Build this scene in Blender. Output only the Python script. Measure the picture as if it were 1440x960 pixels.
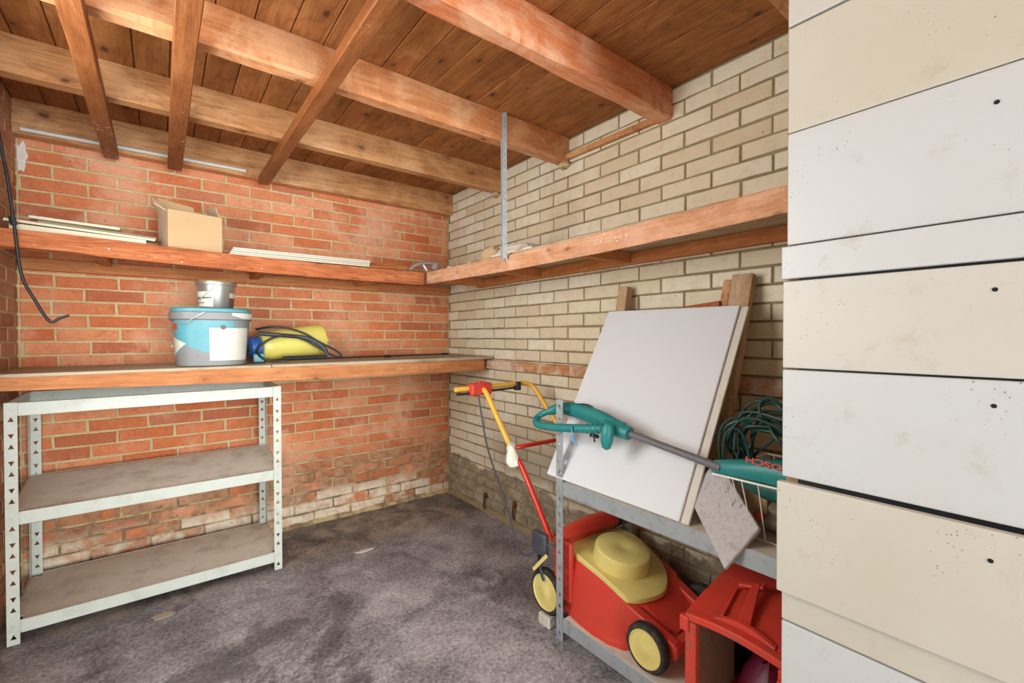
import bpy, math, random
from mathutils import Vector, Matrix, Euler
random.seed(11)
for o in list(bpy.data.objects): bpy.data.objects.remove(o)
SC = bpy.context.scene
COL = SC.collection
R = random.uniform

# ------------------------------------------------------------------ camera
CAM = Vector((-1.70026, -2.95108, 1.15132))
fw = Vector((0.61497882, 0.78846755, -0.01095351)); rt = Vector((0.78850235, -0.61502942, -0.00168848)); up = Vector((0.00806804, 0.00759849, 0.99993858))
cd = bpy.data.cameras.new('camera'); cam = bpy.data.objects.new('camera', cd); COL.objects.link(cam)
cd.sensor_width = 36; cd.lens = 36 * 634.467 / 1440; cd.clip_start = 0.02
cam.matrix_world = Matrix(((rt.x, up.x, -fw.x, CAM.x), (rt.y, up.y, -fw.y, CAM.y), (rt.z, up.z, -fw.z, CAM.z), (0, 0, 0, 1)))
SC.camera = cam
# ------------------------------------------------------------------ light
w = bpy.data.worlds.new('world'); SC.world = w; w.use_nodes = True
bg = w.node_tree.nodes['Background']; bg.inputs[0].default_value = (0.86, 0.93, 1.0, 1); bg.inputs[1].default_value = 1.3
def area(name, loc, rot, sx, sy, power, col=(1, 1, 1)):
    l = bpy.data.lights.new(name, 'AREA'); l.shape = 'RECTANGLE'; l.size = sx; l.size_y = sy; l.energy = power; l.color = col
    o = bpy.data.objects.new(name, l); COL.objects.link(o); o.location = loc; o.rotation_euler = rot; return o
# daylight pouring in through the open garage door behind the camera
area('door_daylight', (-1.1, -6.75, 1.05), (math.radians(90), 0, 0), 2.0, 1.95, 168, (0.85, 0.95, 1.01))
# made-up fill lamp on the left wall, added to brighten the pale wall (left of the viewer, out of the picture)
area('side_fill', (-2.165, -1.5, 1.45), (0, math.radians(-90), 0), 0.92, 0.92, 16, (0.95, 0.985, 0.98))
SC.view_settings.view_transform = 'Standard'; SC.view_settings.look = 'None'
SC.view_settings.exposure = 0.92; SC.view_settings.gamma = 1.0
SC.view_settings.use_curve_mapping = False

# ------------------------------------------------------------------ material helpers
def srgb(r, g, b):
    f = lambda c: ((c / 255 + 0.055) / 1.055) ** 2.4 if c > 10 else c / 255 / 12.92
    return (f(r), f(g), f(b), 1)
class H:
    def __init__(s, m): s.nt = m.node_tree; s.n = s.nt.nodes; s.l = s.nt.links
    def new(s, t, **k):
        n = s.n.new(t)
        for a, b in k.items(): setattr(n, a, b)
        return n
    def put(s, sock, v):
        if isinstance(v, bpy.types.NodeSocket): s.l.new(v, sock)
        else: sock.default_value = v
    def pos(s): return s.new('ShaderNodeNewGeometry').outputs['Position']
    def rnd(s):
        a = s.new('ShaderNodeObjectInfo').outputs['Random']; b = s.new('ShaderNodeNewGeometry').outputs['Random Per Island']
        return s.math('FRACT', s.math('ADD', a, b))
    def math(s, op, a, b=0.0, clamp=False):
        n = s.new('ShaderNodeMath', operation=op, use_clamp=clamp); s.put(n.inputs[0], a); s.put(n.inputs[1], b); return n.outputs[0]
    def vm(s, op, a, b):
        n = s.new('ShaderNodeVectorMath', operation=op); s.put(n.inputs[0], a); s.put(n.inputs[1], b); return n.outputs[0]
    def xyz(s, v):
        n = s.new('ShaderNodeSeparateXYZ'); s.l.new(v, n.inputs[0]); return n.outputs
    def comb(s, x, y, z):
        n = s.new('ShaderNodeCombineXYZ'); s.put(n.inputs[0], x); s.put(n.inputs[1], y); s.put(n.inputs[2], z); return n.outputs[0]
    def noise(s, v, sc, det=4, ro=0.55, dist=0.0):
        n = s.new('ShaderNodeTexNoise'); s.l.new(v, n.inputs['Vector']); n.inputs['Scale'].default_value = sc
        n.inputs['Detail'].default_value = det; n.inputs['Roughness'].default_value = ro; n.inputs['Distortion'].default_value = dist; return n.outputs['Fac']
    def vor(s, v, sc, rand=1.0):
        n = s.new('ShaderNodeTexVoronoi'); s.l.new(v, n.inputs['Vector']); n.inputs['Scale'].default_value = sc
        n.inputs['Randomness'].default_value = rand; return n.outputs['Distance']
    def ramp(s, f, st):
        n = s.new('ShaderNodeValToRGB'); s.put(n.inputs[0], f); e = n.color_ramp.elements
        while len(e) < len(st): e.new(0.5)
        for i, (p, c) in enumerate(st):
            e[i].position = p; e[i].color = c if isinstance(c, tuple) else (c, c, c, 1)
        return n.outputs[0]
    def step(s, f, a, b): # smooth 0..1 between a and b
        n = s.new('ShaderNodeMapRange'); n.interpolation_type = 'SMOOTHSTEP'; s.put(n.inputs[0], f)
        n.inputs[1].default_value = a; n.inputs[2].default_value = b; return n.outputs[0]
    def mix(s, f, a, b, mode='MIX'):
        n = s.new('ShaderNodeMix', data_type='RGBA', blend_type=mode); s.put(n.inputs[0], f); s.put(n.inputs[6], a); s.put(n.inputs[7], b); return n.outputs[2]
def mat(name, fn, rough=0.7, metal=0.0, spec=0.4, bump=0.3, dist=0.002):
    m = bpy.data.materials.new(name); m.use_nodes = True; h = H(m); b = m.node_tree.nodes['Principled BSDF']
    out = fn(h) if callable(fn) else (fn, None)
    if not isinstance(out, tuple) or len(out) == 4 and not isinstance(out[0], bpy.types.NodeSocket): out = (out, None)
    col, hgt = out[0], out[1]
    h.put(b.inputs['Base Color'], col)
    if len(out) > 2: h.put(b.inputs['Roughness'], out[2])
    else: b.inputs['Roughness'].default_value = rough
    b.inputs['Metallic'].default_value = metal; b.inputs['Specular IOR Level'].default_value = spec
    if hgt is not None:
        bn = h.new('ShaderNodeBump'); bn.inputs['Strength'].default_value = bump; bn.inputs['Distance'].default_value = dist
        h.put(bn.inputs['Height'], hgt); h.l.new(bn.outputs[0], b.inputs['Normal'])
    return m
def plain(name, c, rough=0.5, metal=0.0, spec=0.5, dirt=0.25, sc=18, dcol=None):
    def f(h):
        p = h.pos(); n = h.noise(p, sc, 6, 0.65); n2 = h.noise(p, sc * 7, 3, 0.6)
        d = dcol or tuple(x * 0.55 for x in c[:3]) + (1,)
        k = h.math('MULTIPLY', h.step(n, 0.45, 0.75), dirt)
        col = h.mix(k, c, d)
        col = h.mix(h.math('MULTIPLY', h.step(n2, 0.6, 0.8), dirt * 0.8), col, tuple(x * 0.75 for x in d[:3]) + (1,))
        return col, n2, h.math('ADD', rough - 0.05, h.math('MULTIPLY', n, 0.12))
    return mat(name, f, rough, metal, spec, 0.08, 0.001)

def wood(name, dark, mid, light, axis=0, knots=1.0, specks=0.0, weather=0.0, wcol=(0.5, 0.42, 0.34, 1), fine=1.0, rough=0.72, cath=0.25):
    def f(h):
        P0 = h.pos(); r = h.rnd()
        p = h.vm('ADD', P0, h.comb(h.math('MULTIPLY', r, 7.3), h.math('MULTIPLY', r, 3.1), h.math('MULTIPLY', r, 5.7)))
        s = [9.0 * fine, 9.0 * fine, 9.0 * fine]; s[axis] = 0.9
        g = h.noise(h.vm('MULTIPLY', p, tuple(s)), 2.2, 7, 0.65, 1.2)
        blot = h.noise(p, 4.5, 6, 0.65, 0.4)
        s2 = [95.0, 95.0, 95.0]; s2[axis] = 3.5
        g2 = h.noise(h.vm('MULTIPLY', p, tuple(s2)), 1.6, 4, 0.7)
        s3 = [16.0 * fine, 16.0 * fine, 16.0 * fine]; s3[axis] = 1.6
        cn = h.noise(h.vm('MULTIPLY', p, tuple(s3)), 1.0, 2, 0.5, 0.6)
        rings = h.math('ABSOLUTE', h.math('SUBTRACT', h.math('FRACT', h.math('MULTIPLY', cn, 11.0)), 0.5))
        v = h.math('ADD', h.math('MULTIPLY', g, 0.40), h.math('ADD', h.math('MULTIPLY', blot, 0.32), h.math('MULTIPLY', g2, 0.28)))
        col = h.ramp(v, [(0.36, dark), (0.50, mid), (0.64, light)])
        col = h.mix(h.math('MULTIPLY', h.math('SUBTRACT', 1.0, h.step(rings, 0.0, 0.22)), cath), col, tuple(x * 0.6 for x in dark[:3]) + (1,))
        s4 = [10.0, 10.0, 10.0]; s4[axis] = 5.5
        kd = h.vor(h.vm('MULTIPLY', h.vm('ADD', p, h.comb(h.math('MULTIPLY', g2, 0.02), 0.0, h.math('MULTIPLY', g, 0.02))), tuple(s4)), 1.0)
        halo = h.math('SUBTRACT', 1.0, h.step(kd, 0.10, 0.34)); col = h.mix(h.math('MULTIPLY', halo, 0.5 * knots), col, dark)
        kk = h.math('SUBTRACT', 1.0, h.step(kd, 0.07, 0.13))
        col = h.mix(h.math('MULTIPLY', kk, 0.85 * knots), col, tuple(x * 0.22 for x in dark[:3]) + (1,))
        col = h.mix(h.math('MULTIPLY', h.math('SUBTRACT', r, 0.5, True), 0.35), col, tuple(x * 0.5 for x in dark[:3]) + (1,))
        if weather:
            wn = h.step(h.noise(p, 5.0, 8, 0.75, 0.8), 0.44, 0.62); col = h.mix(h.math('MULTIPLY', wn, weather), col, wcol)
        if specks:
            sp = h.vor(p, 62); sz = h.noise(p, 4.0, 3); th = h.math('MULTIPLY', h.step(sz, 0.50, 0.68), 0.26 * specks)
            col = h.mix(h.math('MULTIPLY', h.math('LESS_THAN', sp, th), 0.85), col, (0.78, 0.72, 0.62, 1))
        return col, h.math('ADD', v, h.math('MULTIPLY', g2, 0.6))
    return mat(name, f, rough, 0, 0.35, 0.5, 0.003)

def red_brick_fn(h):
    p = h.pos(); r = h.rnd(); z = h.xyz(p)[2]
    base = h.ramp(r, [(0.0, srgb(220, 134, 84)), (0.2, srgb(200, 104, 58)), (0.42, srgb(226, 148, 102)), (0.62, srgb(206, 112, 66)), (0.8, srgb(230, 160, 118)), (0.93, srgb(186, 104, 70))])
    n = h.noise(p, 18, 8, 0.75); n2 = h.noise(p, 95, 5, 0.75); big = h.noise(p, 2.3, 5, 0.65)
    col = h.mix(h.math('MULTIPLY', h.step(n, 0.40, 0.68), 0.55), base, srgb(168, 84, 46))
    col = h.mix(h.math('MULTIPLY', h.step(n2, 0.52, 0.72), 0.45), col, srgb(232, 170, 128))
    col = h.mix(h.math('MULTIPLY', h.step(h.noise(p, 60, 3, 0.6), 0.60, 0.70), 0.5), col, srgb(140, 72, 44))
    # limewash bloom
    bl = h.math('MULTIPLY', h.step(h.math('ADD', h.math('MULTIPLY', big, 0.72), h.math('MULTIPLY', n, 0.38)), 0.52, 0.66), 0.6)
    col = h.mix(bl, col, srgb(234, 180, 148))
    # crumbling dirty band and white efflorescence by the floor
    mid = h.noise(p, 7, 5, 0.7)
    zz = h.math('ADD', z, h.math('ADD', h.math('MULTIPLY', h.math('SUBTRACT', big, 0.5), 0.36), h.math('MULTIPLY', h.math('SUBTRACT', mid, 0.5), 0.25)))
    dirt = h.math('MULTIPLY', h.math('SUBTRACT', 1.0, h.step(zz, 0.30, 0.52)), h.step(mid, 0.36, 0.56))
    col = h.mix(h.math('MULTIPLY', dirt, 0.72), col, h.mix(h.step(n, 0.35, 0.65), srgb(104, 76, 52), srgb(176, 146, 110)))
    wh = h.math('MULTIPLY', h.math('SUBTRACT', 1.0, h.step(z, 0.14, 0.235)), h.step(h.math('ADD', h.math('MULTIPLY', mid, 0.8), h.math('MULTIPLY', r, 0.30)), 0.44, 0.60))
    col = h.mix(h.math('MULTIPLY', wh, 0.88), col, h.mix(h.step(n, 0.40, 0.72), srgb(236, 222, 198), srgb(196, 150, 116)))
    dk = h.math('LESS_THAN', h.vor(p, 17), 0.06)
    col = h.mix(h.math('MULTIPLY', dk, 0.7), col, srgb(78, 44, 30))
    return col, h.math('ADD', n2, h.math('MULTIPLY', n, 1.5))
def cream_brick_fn(h):
    p = h.pos(); r = h.rnd(); X = h.xyz(p); z = X[2]; far = h.math('MULTIPLY', X[1], -1.0)
    base = h.ramp(r, [(0.0, srgb(224, 214, 190)), (0.3, srgb(216, 202, 172)), (0.6, srgb(230, 222, 202)), (0.85, srgb(210, 192, 160)), (1.0, srgb(220, 204, 182))])
    n = h.noise(p, 18, 7, 0.72); n2 = h.noise(p, 120, 4, 0.75); big = h.noise(p, 2.6, 5, 0.6); mid = h.noise(p, 8, 5, 0.7)
    col = h.mix(h.math('MULTIPLY', h.step(n, 0.45, 0.70), 0.45), base, srgb(196, 174, 132))
    col = h.mix(h.math('MULTIPLY', h.step(n2, 0.55, 0.72), 0.35), col, srgb(240, 232, 212))
    zz = h.math('ADD', z, h.math('ADD', h.math('MULTIPLY', h.math('SUBTRACT', big, 0.5), 0.22), h.math('MULTIPLY', h.math('SUBTRACT', mid, 0.5), 0.10)))
    damp = h.math('SUBTRACT', 1.0, h.step(zz, 0.272, 0.292))
    edge = h.math('MULTIPLY', h.step(zz, 0.270, 0.286), h.math('SUBTRACT', 1.0, h.step(zz, 0.286, 0.34)))
    grime = h.math('MULTIPLY', h.math('SUBTRACT', 1.0, h.step(z, 0.42, 0.72)), h.step(far, 0.30, 0.80))
    col = h.mix(h.math('MULTIPLY', grime, 0.62), col, srgb(128, 114, 92))
    lime = h.math('MULTIPLY', h.math('SUBTRACT', 1.0, h.step(z, 0.45, 0.75)), h.math('SUBTRACT', 1.0, h.step(far, 0.3, 0.7)))
    col = h.mix(h.math('MULTIPLY', lime, 0.5), col, srgb(226, 216, 198))
    dc = h.mix(h.step(n, 0.3, 0.7), srgb(106, 92, 74), srgb(164, 150, 126))
    dc = h.mix(h.math('MULTIPLY', h.step(mid, 0.5, 0.62), 0.6), dc, srgb(190, 176, 150))
    col = h.mix(h.math('MULTIPLY', damp, 0.9), col, dc)
    col = h.mix(h.math('MULTIPLY', edge, 0.45), col, srgb(240, 228, 204))
    col = h.mix(h.math('MULTIPLY', h.math('LESS_THAN', h.vor(p, 13), 0.04), 0.8), col, srgb(84, 68, 50))
    return col, h.math('ADD', n2, n)
def mortar_fn(a, b, damp=None, z0=0.18, z1=0.42):
    def f(h):
        p = h.pos(); n = h.noise(p, 9, 6, 0.65); z = h.xyz(p)[2]; col = h.mix(h.step(n, 0.3, 0.7), a, b)
        col = h.mix(h.math('MULTIPLY', h.step(h.noise(p, 80, 4, 0.7), 0.52, 0.7), 0.5), col, tuple(x * 0.62 for x in a[:3]) + (1,))
        if damp: col = h.mix(h.math('MULTIPLY', h.math('SUBTRACT', 1.0, h.step(z, z0, z1)), h.math('MULTIPLY', h.step(n, 0.40, 0.6), 0.9)), col, damp)
        return col, h.noise(p, 140, 4, 0.7)
    return f
def left_brick_fn(h):
    p = h.pos(); r = h.rnd()
    base = h.ramp(r, [(0.0, srgb(176, 118, 84)), (0.4, srgb(190, 138, 104)), (0.7, srgb(160, 104, 74)), (1.0, srgb(196, 152, 118))])
    n = h.noise(p, 14, 7, 0.7); base = h.mix(h.step(h.math('MULTIPLY', h.xyz(p)[1], -1.0), 1.15, 1.2), base, srgb(228, 226, 220))  # unseen bricks towards the door whitened, added to bounce light onto the pale wall
    return h.mix(h.math('MULTIPLY', h.step(n, 0.45, 0.7), 0.5), base, srgb(196, 170, 136)), n
def floor_fn(h):
    p = h.pos(); X = h.xyz(p); y = X[1]
    big = h.noise(p, 1.5, 4, 0.6, 0.3); med = h.noise(p, 6, 8, 0.75, 0.5); fine = h.noise(p, 70, 6, 0.85); grain = h.noise(p, 230, 3, 0.7)
    v = h.math('ADD', h.math('MULTIPLY', big, 0.30), h.math('ADD', h.math('MULTIPLY', med, 0.42), h.math('MULTIPLY', fine, 0.72)))
    col = h.ramp(v, [(0.58, srgb(80, 75, 78)), (0.67, srgb(126, 120, 124)), (0.76, srgb(168, 162, 164)), (0.90, srgb(216, 210, 210))])
    col = h.mix(h.math('MULTIPLY', h.step(grain, 0.56, 0.66), 0.5), col, srgb(196, 190, 192))
    col = h.mix(h.math('MULTIPLY', h.math('SUBTRACT', 1.0, h.step(grain, 0.34, 0.44)), 0.5), col, srgb(58, 54, 58))
    # bare brown screed left by the back wall
    edge = h.math('ADD', y, h.math('MULTIPLY', h.math('SUBTRACT', med, 0.5), 0.4))
    k = h.math('MULTIPLY', h.step(edge, -0.60, -0.40), 0.8)
    col = h.mix(k, col, h.mix(h.step(h.math('ADD', h.math('MULTIPLY', med, 0.6), h.math('MULTIPLY', fine, 0.4)), 0.42, 0.60), srgb(82, 74, 68), srgb(160, 146, 128)))
    # dark unworn patches, pale paint scratches
    oil = h.step(h.noise(p, 2.2, 6, 0.7, 0.8), 0.53, 0.64); col = h.mix(h.math('MULTIPLY', oil, 0.6), col, h.mix(h.step(fine, 0.5, 0.7), srgb(58, 54, 58), srgb(108, 100, 102)))
    sc = h.noise(h.vm('MULTIPLY', p, (24.0, 10.0, 1.0)), 1.0, 8, 0.8, 1.2); col = h.mix(h.math('MULTIPLY', h.step(sc, 0.66, 0.70), 0.75), col, srgb(212, 204, 200))
    sp = h.math('LESS_THAN', h.vor(p, 75), h.math('MULTIPLY', h.step(med, 0.50, 0.72), 0.22)); col = h.mix(h.math('MULTIPLY', sp, 0.7), col, srgb(214, 206, 202))
    return col, h.math('ADD', h.math('MULTIPLY', fine, 0.8), med), h.math('ADD', 0.42, h.math('MULTIPLY', med, 0.35))
def laminate(name, c, warm, amt=0.35):
    def f(h):
        p = h.pos(); n = h.noise(p, 3.2, 5, 0.55); st = h.noise(p, 11, 6, 0.7, 0.5)
        col = h.mix(h.math('MULTIPLY', h.step(n, 0.35, 0.65), amt), c, warm)
        col = h.mix(h.math('MULTIPLY', h.step(st, 0.56, 0.74), 0.40), col, srgb(172, 158, 136))
        r = h.rnd(); q = h.vm('ADD', p, h.comb(r, r, r))
        for sc_, g0, lim in ((55, 5, 0.12), (120, 7, 0.20)):
            sp = h.vor(q, sc_); g = h.noise(q, g0, 3); th = h.math('MULTIPLY', h.step(g, 0.50, 0.72), lim)
            col = h.mix(h.math('MULTIPLY', h.math('LESS_THAN', sp, th), 0.7), col, srgb(110, 90, 72))
        sc = h.noise(h.vm('MULTIPLY', q, (9.0, 9.0, 60.0)), 1.5, 5, 0.7, 1.5); col = h.mix(h.math('MULTIPLY', h.step(sc, 0.68, 0.74), 0.5), col, srgb(120, 108, 96))
        sm = h.noise(q, 24, 6, 0.75, 0.8); col = h.mix(h.math('MULTIPLY', h.step(sm, 0.64, 0.74), 0.35), col, srgb(150, 134, 112))
        return col, None
    return mat(name, f, 0.38, 0, 0.45)
M = {}
M['red'] = mat('red_brick', red_brick_fn, 0.85, bump=0.9, dist=0.004)
M['cream'] = mat('cream_brick', cream_brick_fn, 0.8, bump=0.4, dist=0.002)
M['leftb'] = mat('brown_brick', left_brick_fn, 0.85, bump=0.5, dist=0.003)
M['mort_r'] = mat('lime_mortar', mortar_fn(srgb(190, 164, 116), srgb(212, 190, 146), srgb(116, 92, 68), 0.25, 0.60), 0.9, bump=0.8, dist=0.004)
M['mort_c'] = mat('grey_mortar', mortar_fn(srgb(138, 122, 88), srgb(160, 144, 110), srgb(150, 134, 106), 0.1, 0.35), 0.9, bump=0.8, dist=0.004)
M['floor'] = mat('worn_concrete', floor_fn, 0.6, bump=0.5, dist=0.003, spec=0.35)
M['plank'] = wood('ceiling_wood', srgb(120, 70, 30), srgb(158, 98, 50), srgb(184, 124, 72), 1, 0.9, fine=0.45, cath=0.30)
M['joist'] = wood('joist_wood', srgb(146, 90, 48), srgb(196, 138, 86), srgb(222, 172, 120), 0, 1.1, 0.3, weather=0.25, wcol=srgb(222, 180, 136), rough=0.5, cath=0.35)
M['joist_o'] = wood('orange_joist_wood', srgb(178, 106, 60), srgb(210, 138, 88), srgb(228, 168, 120), 0, 1.0, 0.3, weather=0.45, wcol=srgb(232, 190, 146), rough=0.36)
M['joist_r'] = wood('red_joist_wood', srgb(184, 100, 58), srgb(214, 128, 82), srgb(230, 160, 116), 0, 0.8, 0.5, weather=0.6, wcol=srgb(232, 186, 150), rough=0.36)
M['batten'] = wood('batten_wood', srgb(110, 60, 28), srgb(140, 82, 42), srgb(162, 102, 58), 1, 0.5, 0.8, rough=0.5)
M['rail_r'] = wood('orange_wood', srgb(142, 70, 34), srgb(184, 102, 56), srgb(212, 142, 94), 0, 0.9, 0.5, fine=1.0, cath=0.5)
M['rail_w'] = wood('weathered_wood', srgb(182, 124, 84), srgb(208, 150, 110), srgb(230, 186, 152), 1, 0.6, 1.0, weather=0.45, wcol=srgb(224, 182, 156))
M['ledger'] = wood('ledger_wood', srgb(160, 92, 46), srgb(190, 118, 66), srgb(214, 148, 94), 1, 0.6)
M['ledgerx'] = wood('ledger_wood_x', srgb(160, 92, 46), srgb(190, 118, 66), srgb(214, 148, 94), 0, 0.6)
M['bench'] = wood('bench_rail_wood', srgb(158, 94, 50), srgb(190, 122, 74), srgb(208, 148, 98), 0, 0.9, 0.3)
M['top'] = wood('dusty_board', srgb(146, 126, 100), srgb(184, 166, 138), srgb(206, 190, 164), 0, 0.4, 0.3, weather=0.5, wcol=srgb(190, 174, 150))
M['under'] = wood('shelf_board', srgb(150, 126, 96), srgb(186, 160, 126), srgb(208, 186, 152), 1, 0.3, 0.0, weather=0.5, wcol=srgb(196, 182, 158))
M['post'] = wood('grey_brown_wood', srgb(150, 112, 78), srgb(182, 144, 106), srgb(204, 172, 136), 2, 0.5, 0.2, weather=0.3, wcol=srgb(196, 180, 158))
M['mwall'] = wood('painted_batten', srgb(160, 104, 60), srgb(188, 130, 82), srgb(206, 156, 108), 1, 0.4, 0.0, weather=0.85, wcol=srgb(216, 200, 180))
M['chip'] = plain('chipboard', srgb(214, 204, 188), 0.8, 0, 0.2, 0.7, 9, srgb(166, 152, 134))
M['chipedge'] = wood('chipboard_edge', srgb(120, 92, 60), srgb(160, 128, 90), srgb(190, 160, 120), 2, 0.0, fine=4)
M['wmetal'] = plain('cream_white_steel', srgb(194, 197, 184), 0.42, 0.0, 0.5, 0.4, 16, srgb(160, 156, 134))
M['galv'] = plain('galvanised_steel', srgb(176, 184, 188), 0.42, 0.45, 0.5, 0.6, 30, srgb(124, 132, 138))
M['lamA'] = laminate('laminate_cool', srgb(194, 197, 199), srgb(194, 193, 188))
M['lamB'] = laminate('laminate_yellowed', srgb(196, 192, 180), srgb(188, 180, 164), 0.5)
M['lamC'] = laminate('laminate_neutral', srgb(196, 194, 187), srgb(190, 185, 174))
M['board'] = plain('white_board', srgb(214, 216, 220), 0.5, 0, 0.4, 0.06, 4, srgb(204, 202, 200))
M['boardedge'] = plain('dusty_white', srgb(208, 203, 192), 0.6, 0, 0.3, 0.35, 14, srgb(170, 158, 138))
M['mred'] = plain('red_plastic', srgb(204, 62, 46), 0.42, 0, 0.5, 0.45, 10, srgb(170, 72, 56))
M['mredtube'] = plain('red_paint', srgb(206, 48, 32), 0.3, 0, 0.6, 0.2, 14)
M['redscr'] = plain('scuffed_red', srgb(206, 62, 44), 0.55, 0, 0.4, 0.8, 22, srgb(120, 92, 76))
M['yel'] = plain('yellow_plastic', srgb(222, 206, 126), 0.5, 0, 0.4, 0.4, 12, srgb(196, 180, 110))
M['ytube'] = plain('yellow_paint', srgb(236, 182, 70), 0.35, 0, 0.5, 0.2, 20)
M['tyre'] = plain('black_rubber', srgb(52, 50, 48), 0.8, 0, 0.3, 0.5, 30, srgb(110, 104, 92))
M['black'] = plain('black_plastic', srgb(34, 34, 36), 0.45, 0, 0.5, 0.3, 20, srgb(70, 70, 70))
M['grey'] = plain('dark_grey_plastic', srgb(62, 64, 72), 0.5, 0, 0.5, 0.3, 20, srgb(96, 96, 98))
M['teal'] = plain('teal_plastic', srgb(26, 124, 122), 0.42, 0, 0.5, 0.3, 15, srgb(70, 140, 132))
M['tealdk'] = plain('dark_teal_plastic', srgb(18, 84, 76), 0.45, 0, 0.5, 0.3, 15, srgb(40, 96, 86))
M['tube'] = plain('grey_tube', srgb(104, 102, 108), 0.5, 0.0, 0.45, 0.3, 30, srgb(84, 82, 86))
M['gcable'] = plain('green_cable', srgb(14, 56, 50), 0.45, 0, 0.5, 0.2, 30)
M['wire'] = plain('white_coated_wire', srgb(228, 220, 208), 0.4, 0, 0.5, 0.15, 40)
M['card'] = plain('cardboard', srgb(200, 166, 124), 0.8, 0, 0.2, 0.35, 5, srgb(186, 150, 108))
M['cardin'] = plain('cardboard_inside', srgb(206, 180, 150), 0.85, 0, 0.2, 0.2, 5)
M['pwhite'] = plain('off_white_plastic', srgb(204, 199, 186), 0.45, 0, 0.5, 0.2, 14, srgb(184, 174, 154))
M['pblue'] = plain('sky_blue_plastic', srgb(86, 150, 160), 0.42, 0, 0.5, 0.15, 14)
M['pgrey'] = plain('grey_print', srgb(128, 126, 124), 0.45, 0, 0.5, 0.2, 14)
M['bucket'] = plain('bucket_plastic', srgb(150, 152, 150), 0.4, 0, 0.5, 0.2, 14)
M['cobalt'] = plain('cobalt_plastic', srgb(52, 100, 172), 0.4, 0, 0.5, 0.2, 14)
M['sprayyel'] = plain('sprayer_yellow', srgb(218, 204, 104), 0.38, 0, 0.5, 0.15, 8, srgb(200, 186, 90))
M['tin'] = plain('tin_metal', srgb(176, 172, 166), 0.35, 0.75, 0.5, 0.3, 18, srgb(120, 112, 104))
M['maroon'] = plain('maroon_print', srgb(140, 66, 52), 0.5)
M['dkprint'] = plain('dark_print', srgb(92, 80, 72), 0.5)
M['ochre'] = plain('dried_ochre_paint', srgb(176, 140, 62), 0.6)
M['strip'] = plain('cream_strip', srgb(218, 206, 178), 0.55, 0, 0.4, 0.15, 8, srgb(196, 180, 148))
M['strip2'] = plain('olive_strip', srgb(150, 138, 104), 0.6)
M['foam'] = plain('white_foam', srgb(232, 224, 210), 0.9, 0, 0.2, 0.2, 10, srgb(210, 190, 160))
M['tanfoam'] = plain('tan_crumpled', srgb(206, 178, 136), 0.9, 0, 0.2, 0.4, 16, srgb(170, 136, 90))
M['silver'] = plain('silver_metal', srgb(196, 192, 188), 0.35, 0.5, 0.5, 0.4, 20)
M['slab'] = plain('speckled_foam_slab', srgb(186, 180, 180), 0.85, 0, 0.2, 0.55, 75, srgb(140, 128, 122))
M['rust'] = plain('rusty_iron', srgb(110, 66, 44), 0.85, 0.2, 0.3, 0.5, 40, srgb(60, 36, 28))
M['sack'] = plain('dusty_sack', srgb(150, 134, 114), 0.9, 0, 0.2, 0.4, 14)
M['hole'] = plain('hole_black', srgb(22, 20, 20), 0.9)
M['tape'] = plain('clear_tape', srgb(232, 226, 206), 0.25, 0, 0.7, 0.2, 40, srgb(200, 180, 130))
M['blue'] = plain('blue_string', srgb(96, 158, 208), 0.7)
M['redpr'] = plain('red_print', srgb(208, 60, 44), 0.4)
M['flake'] = plain('paint_flake', srgb(176, 160, 140), 0.8)
M['grass'] = plain('dry_grass', srgb(150, 138, 90), 0.9)
M['concrete'] = plain('driveway', srgb(150, 146, 140), 0.85)
M['plaster'] = plain('white_plaster', srgb(222, 212, 200), 0.9, 0, 0.2, 0.3, 12)

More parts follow.
